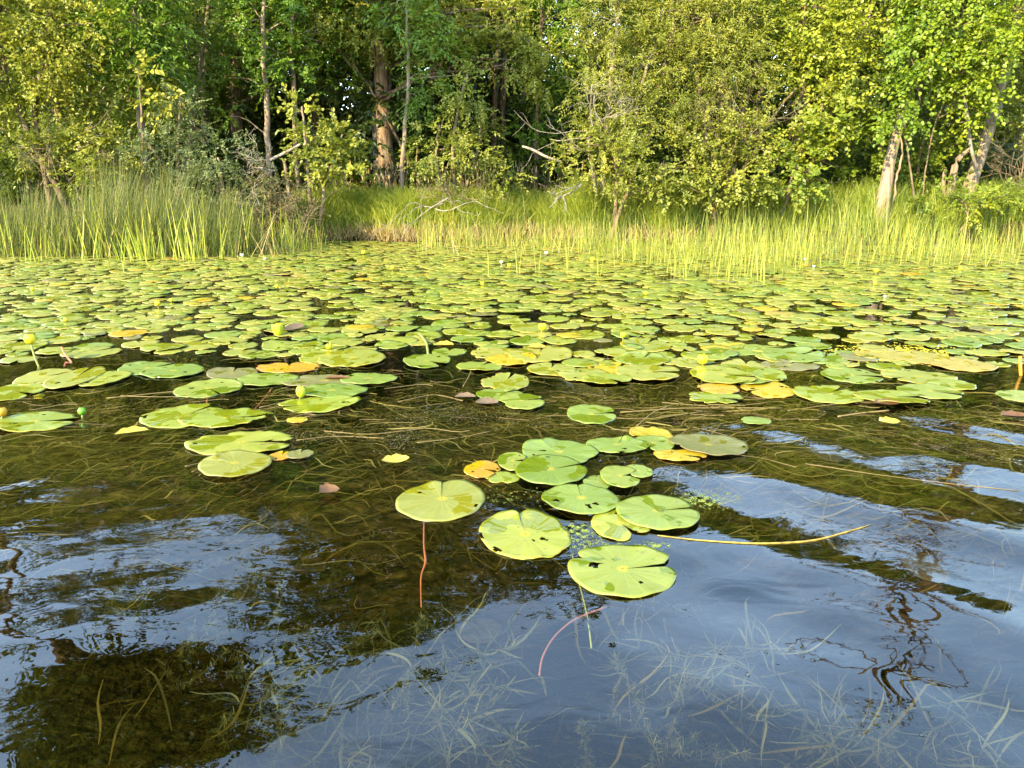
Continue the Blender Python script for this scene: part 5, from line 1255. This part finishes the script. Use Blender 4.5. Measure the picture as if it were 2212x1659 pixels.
for k in range(4200):
    u = rng.normal(1000, 260) if k % 3 else rng.normal(1750, 260); v = np.interp(u, [0, 900, 1300, 1700, 2212], [880, 885, 880, 885, 925]) + rng.normal(0, 32)
    if v < front_v(u) + 10: continue
    c_ = math.sin(u * .021 + v * .03) * math.sin(v * .11 - u * .004)
    if c_ < rng.uniform(-.6, .4): continue
    p = at(u, v); l = rng.uniform(.02, .13); a = rng.normal(0, .5) + (.3 if u < 1000 else -.2)
    d = np.array([math.cos(a), math.sin(a), 0]); q = bend(rng, p - d * l / 2, p + d * l / 2, 6, .12)
    q[:, 2] = wave(q[:, 0], q[:, 1]) + rng.normal(-.001, .0025, 6)
    ribbon(mb, q, np.sin(np.linspace(.3, 2.9, 6)) * rng.uniform(.0008, .0026), rng.normal(.18, .2))
tag(mb.build('submerged_weed', WD), 'brownish mat of weed drifting just under the surface before the pads', 'water weed', kind='stuff')
# a soft bank of weed and silt that reaches nearly to the surface
rng = np.random.default_rng(952)
bx = np.arange(-3.4, 3.41, .02); by = np.arange(1.9, 3.9, .02)
def bank(x, y):
    u = x / (y * CP + CAM_H * SP) * FU + 1106
    mid_ = np.interp(u, [0, 500, 900, 1300, 1700, 2212], [2.80, 2.75, 2.72, 2.85, 2.85, 2.62])
    d = np.abs(y - mid_) / .52
    n_ = sum(np.sin(x * a + y * b + c) * np.sin(y * b * 1.3 - x * a * .6 + c * 2) * w for a, b, c, w in [(2.3, 5, 1, .5), (5.1, 9, 2, .35), (9.7, 19, .4, .22), (21, 37, 3, .12), (43, 80, 5, .06)])
    return -.045 - .42 * smooth(.35, 1.35, d) + .055 * n_ - .03
m, t = new_mat('weed_silt')
geo = N(t, 'ShaderNodeNewGeometry'); mp = N(t, 'ShaderNodeMapping'); mp.inputs['Scale'].default_value = (.45, 1.6, 1); mp.inputs['Rotation'].default_value = (0, 0, .12); t.links.new(geo.outputs['Position'], mp.inputs['Vector'])
n1 = N(t, 'ShaderNodeTexNoise'); n1.inputs['Scale'].default_value = 26; n1.inputs['Detail'].default_value = 7; n1.inputs['Roughness'].default_value = .72; n1.inputs['Distortion'].default_value = 1.2; t.links.new(mp.outputs[0], n1.inputs['Vector'])
c1 = ramp(t, [(.36, (.012, .010, .003)), (.5, (.038, .031, .009)), (.62, (.095, .075, .027)), (.75, (.20, .165, .085))], n1.outputs['Fac'])
b = N(t, 'ShaderNodeBump'); b.inputs['Distance'].default_value = .03; t.links.new(n1.outputs['Fac'], b.inputs['Height'])
p = N(t, 'ShaderNodeBsdfDiffuse'); t.links.new(c1, p.inputs['Color']); t.links.new(b.outputs[0], p.inputs['Normal']); t.links.new(p.outputs[0], N(t, 'ShaderNodeOutputMaterial').inputs['Surface'])
wb = MB(); V_, F_ = grid(bx, by, bank); V_[:, 2] = np.minimum(V_[:, 2], -.006 + wave(V_[:, 0], V_[:, 1])); wb.add(V_, F_)
tag(wb.build('weed_bank', m, smooth_shade=True), 'soft brown bank of silted weed just under the water before the pads', 'water weed', kind='stuff')
# deeper tangle in the open water
mb = MB(); rng = np.random.default_rng(951)
for k in range(260):
    u = rng.uniform(-100, 2320); v = rng.uniform(1060, 1720)
    z = -rng.uniform(.10, .42)
    p = at(u, v, z); l = rng.uniform(.05, .22)
    d = nrm(rng.normal(0, 1, 3) * np.array([1, 1, .45]) + np.array([0, 0, .25]))
    q = bend(rng, p, p + d * l, 7, .06); q[:, 2] = np.minimum(q[:, 2], -.02)
    ribbon(mb, q, np.sin(np.linspace(.35, 2.95, 7)) * rng.uniform(.0012, .0034), rng.normal(.3, .2))
tag(mb.build('deep_weed', WD), 'dim tangle of weed deep in the dark open water', 'water weed', kind='stuff')
PW = leaf_mat('pondweed', [(0, (0.022, 0.023, 0.008)), (0.5, (0.055, 0.055, 0.021)), (1, (0.12, 0.117, 0.05))], trans=.15, gloss=0.0)
plants = [(620, 1350, 'below the orange-tipped dark reflection'), (760, 1400, 'left of the red knotted stalk\'s lower end'), (700, 1500, 'right of the big leafy reflection at lower left'), (850, 1480, 'under the middle of the open water'), (800, 1590, 'near the lower edge, left of middle'), (900, 1560, 'with upright stems, near the lower edge'), (960, 1450, 'left of the pink arched stalk'),
          (1080, 1400, 'touching the pink arched stalk'), (1050, 1530, 'below the pink arched stalk'), (1180, 1600, 'at the lower edge under the pink arched stalk'), (1330, 1420, 'right of the pink arched stalk'), (1450, 1340, 'under the dark leafy reflection'), (1430, 1500, 'in the middle of the right open water'), (1560, 1480, 'right of the middle of open water'),
          (1660, 1420, 'under the golden stem\'s far end'), (1500, 1610, 'at the lower edge right of middle'), (1680, 1560, 'near the lower edge below the mirrored branches'), (1800, 1600, 'at the lower edge under the mirrored branches'), (1990, 1560, 'with one long pale shoot at lower right'), (2120, 1600, 'in the lower right corner'), (420, 1420, 'pale and fluffy at the left'), (280, 1280, 'whitish, seen in the pale sky reflection at left'), (550, 1600, 'inside the big leafy reflection at lower left'), (640, 1270, 'under the ragged edge of the treetop reflection')]
for k, (u, v, lab) in enumerate(plants):
    rng = np.random.default_rng(9600 + k)
    mb = MB(); sb = MB()
    z0 = -rng.uniform(.05, .17)
    root_ = at(u, v + 40, -.42); 
    for s_ in range(rng.integers(3, 7)):
        tip = at(u + rng.normal(0, 75), v + rng.normal(0, 50), z0)
        st = bend(rng, root_ + rng.normal(0, .02, 3), tip, 10, .10)
        sb.tube(st, np.linspace(.0022, .0010, 10), 5, tone=rng.uniform(.3, .7))
        if k % 3 == 0 or k > 19:                                        # feathery plume: whorls of short fine leaflets
            for h_ in np.linspace(.45, .99, 34):
                f_ = h_ * 9; a0 = int(f_); q0 = st[a0] + (st[min(a0 + 1, 9)] - st[a0]) * (f_ - a0)
                for w_ in range(5):
                    d = nrm(rng.normal(0, 1, 3)); l = rng.uniform(.010, .022)
                    q = np.stack([q0, q0 + d * l * .5, q0 + d * l]); q[:, 2] = np.minimum(q[:, 2], -.01)
                    ribbon(mb, q, np.array([.0008, .0012, .0004]), rng.normal(.45, .2))
            continue
        for _ in range(rng.integers(12, 22)):
            q0 = st[rng.integers(3, 10)]
            d = nrm(rng.normal(0, 1, 3) * np.array([1, 1, .35]) + np.array([0, 0, .25]))
            l = rng.uniform(.05, .16)
            q = bend(rng, q0, q0 + d * l, 8, .07); q[:, 2] = np.minimum(q[:, 2], -.012)
            ribbon(mb, q, np.sin(np.linspace(.5, 3.0, 8)) * rng.uniform(.0011, .0032), rng.normal(.55, .2))
    r = empty('pondweed', root_, 'underwater plant of narrow olive leaves ' + lab, 'water plant', 'pondweed plants under the open water')
    settle(r, sb.build('stem', PW, smooth_shade=True), mb.build('leaf_spray', PW))
# sunken pads
SUNK = simple('sunken_leaf', (.05, .042, .022), .9, .1)
for u, v, w_, h, z, lab in [(1785, 978, 60, 36, -.03, 'pinkish-grey sunken pad in the blue wave at right'), (2000, 1225, 90, 60, -.12, 'ghostly sunken pad in the open water at right'), (1040, 1360, 100, 56, -.27, 'brownish sunken pad deep in the middle of open water')]:
    rng = np.random.default_rng(int(u)); p = at(u, v, z); mb = MB()
    pad_mesh(mb, rng, p[:2], w_ / 2 * m_per_px(p[1], 0), (at(u, v - h / 2, z) - at(u, v + h / 2, z))[1] / 2, 120, z=z, gap=.2, seed=.3)
    o = mb.build('sunken_pad', SUNK, smooth_shade=True); own_origin(o, p); tag(o, lab, 'lily pad')
# bubbles
m, t = new_mat('bubble_film')
fr = N(t, 'ShaderNodeFresnel'); fr.inputs['IOR'].default_value = 1.33; tr = N(t, 'ShaderNodeBsdfTransparent'); gl = N(t, 'ShaderNodeBsdfGlossy'); gl.inputs['Roughness'].default_value = .02
mx = N(t, 'ShaderNodeMixShader'); t.links.new(fr.outputs[0], mx.inputs[0]); t.links.new(tr.outputs[0], mx.inputs[1]); t.links.new(gl.outputs[0], mx.inputs[2]); t.links.new(mx.outputs[0], N(t, 'ShaderNodeOutputMaterial').inputs['Surface'])
rng = np.random.default_rng(970)
bm_ = None
for u, v in [(115, 1372), (130, 1345), (80, 1405), (155, 1425), (85, 1535), (405, 1522), (732, 1350), (715, 1430), (995, 1430), (1065, 1432), (976, 1488), (1083, 1605), (1242, 1373), (1556, 1410), (1590, 1442), (1655, 1408), (1680, 1435), (1615, 1460), (1820, 1408), (1850, 1518), (1525, 1612), (1780, 1590), (1990, 1592), (1360, 1560), (640, 1220)]:
    p = at(u, v)
    if bm_ is None:
        la = np.linspace(0.05, 1.5, 6); lo = np.linspace(0, 2 * np.pi, 14, endpoint=False); A_, B_ = np.meshgrid(la, lo, indexing='ij')
        V = np.stack([np.cos(A_) * np.cos(B_), np.cos(A_) * np.sin(B_), np.sin(A_) * .8], -1).reshape(-1, 3) * .0035
        i = np.arange(5)[:, None] * 14 + np.arange(14)[None]; j = np.arange(5)[:, None] * 14 + (np.arange(14)[None] + 1) % 14
        q = MB(); q.add(V, np.stack([i, j, j + 14, i + 14], -1).reshape(-1, 4)); bm_ = q.build('air_bubble', m, smooth_shade=True); o = bm_
    else:
        o = bm_.copy(); COL.objects.link(o)
    s = rng.uniform(.6, 1.25); o.scale = (s, s, s); o.location = (p[0], p[1], float(wave(p[0], p[1])) + .0004)
    tag(o, 'small round air bubble floating on the open dark water', 'bubble', 'air bubbles on the open water')
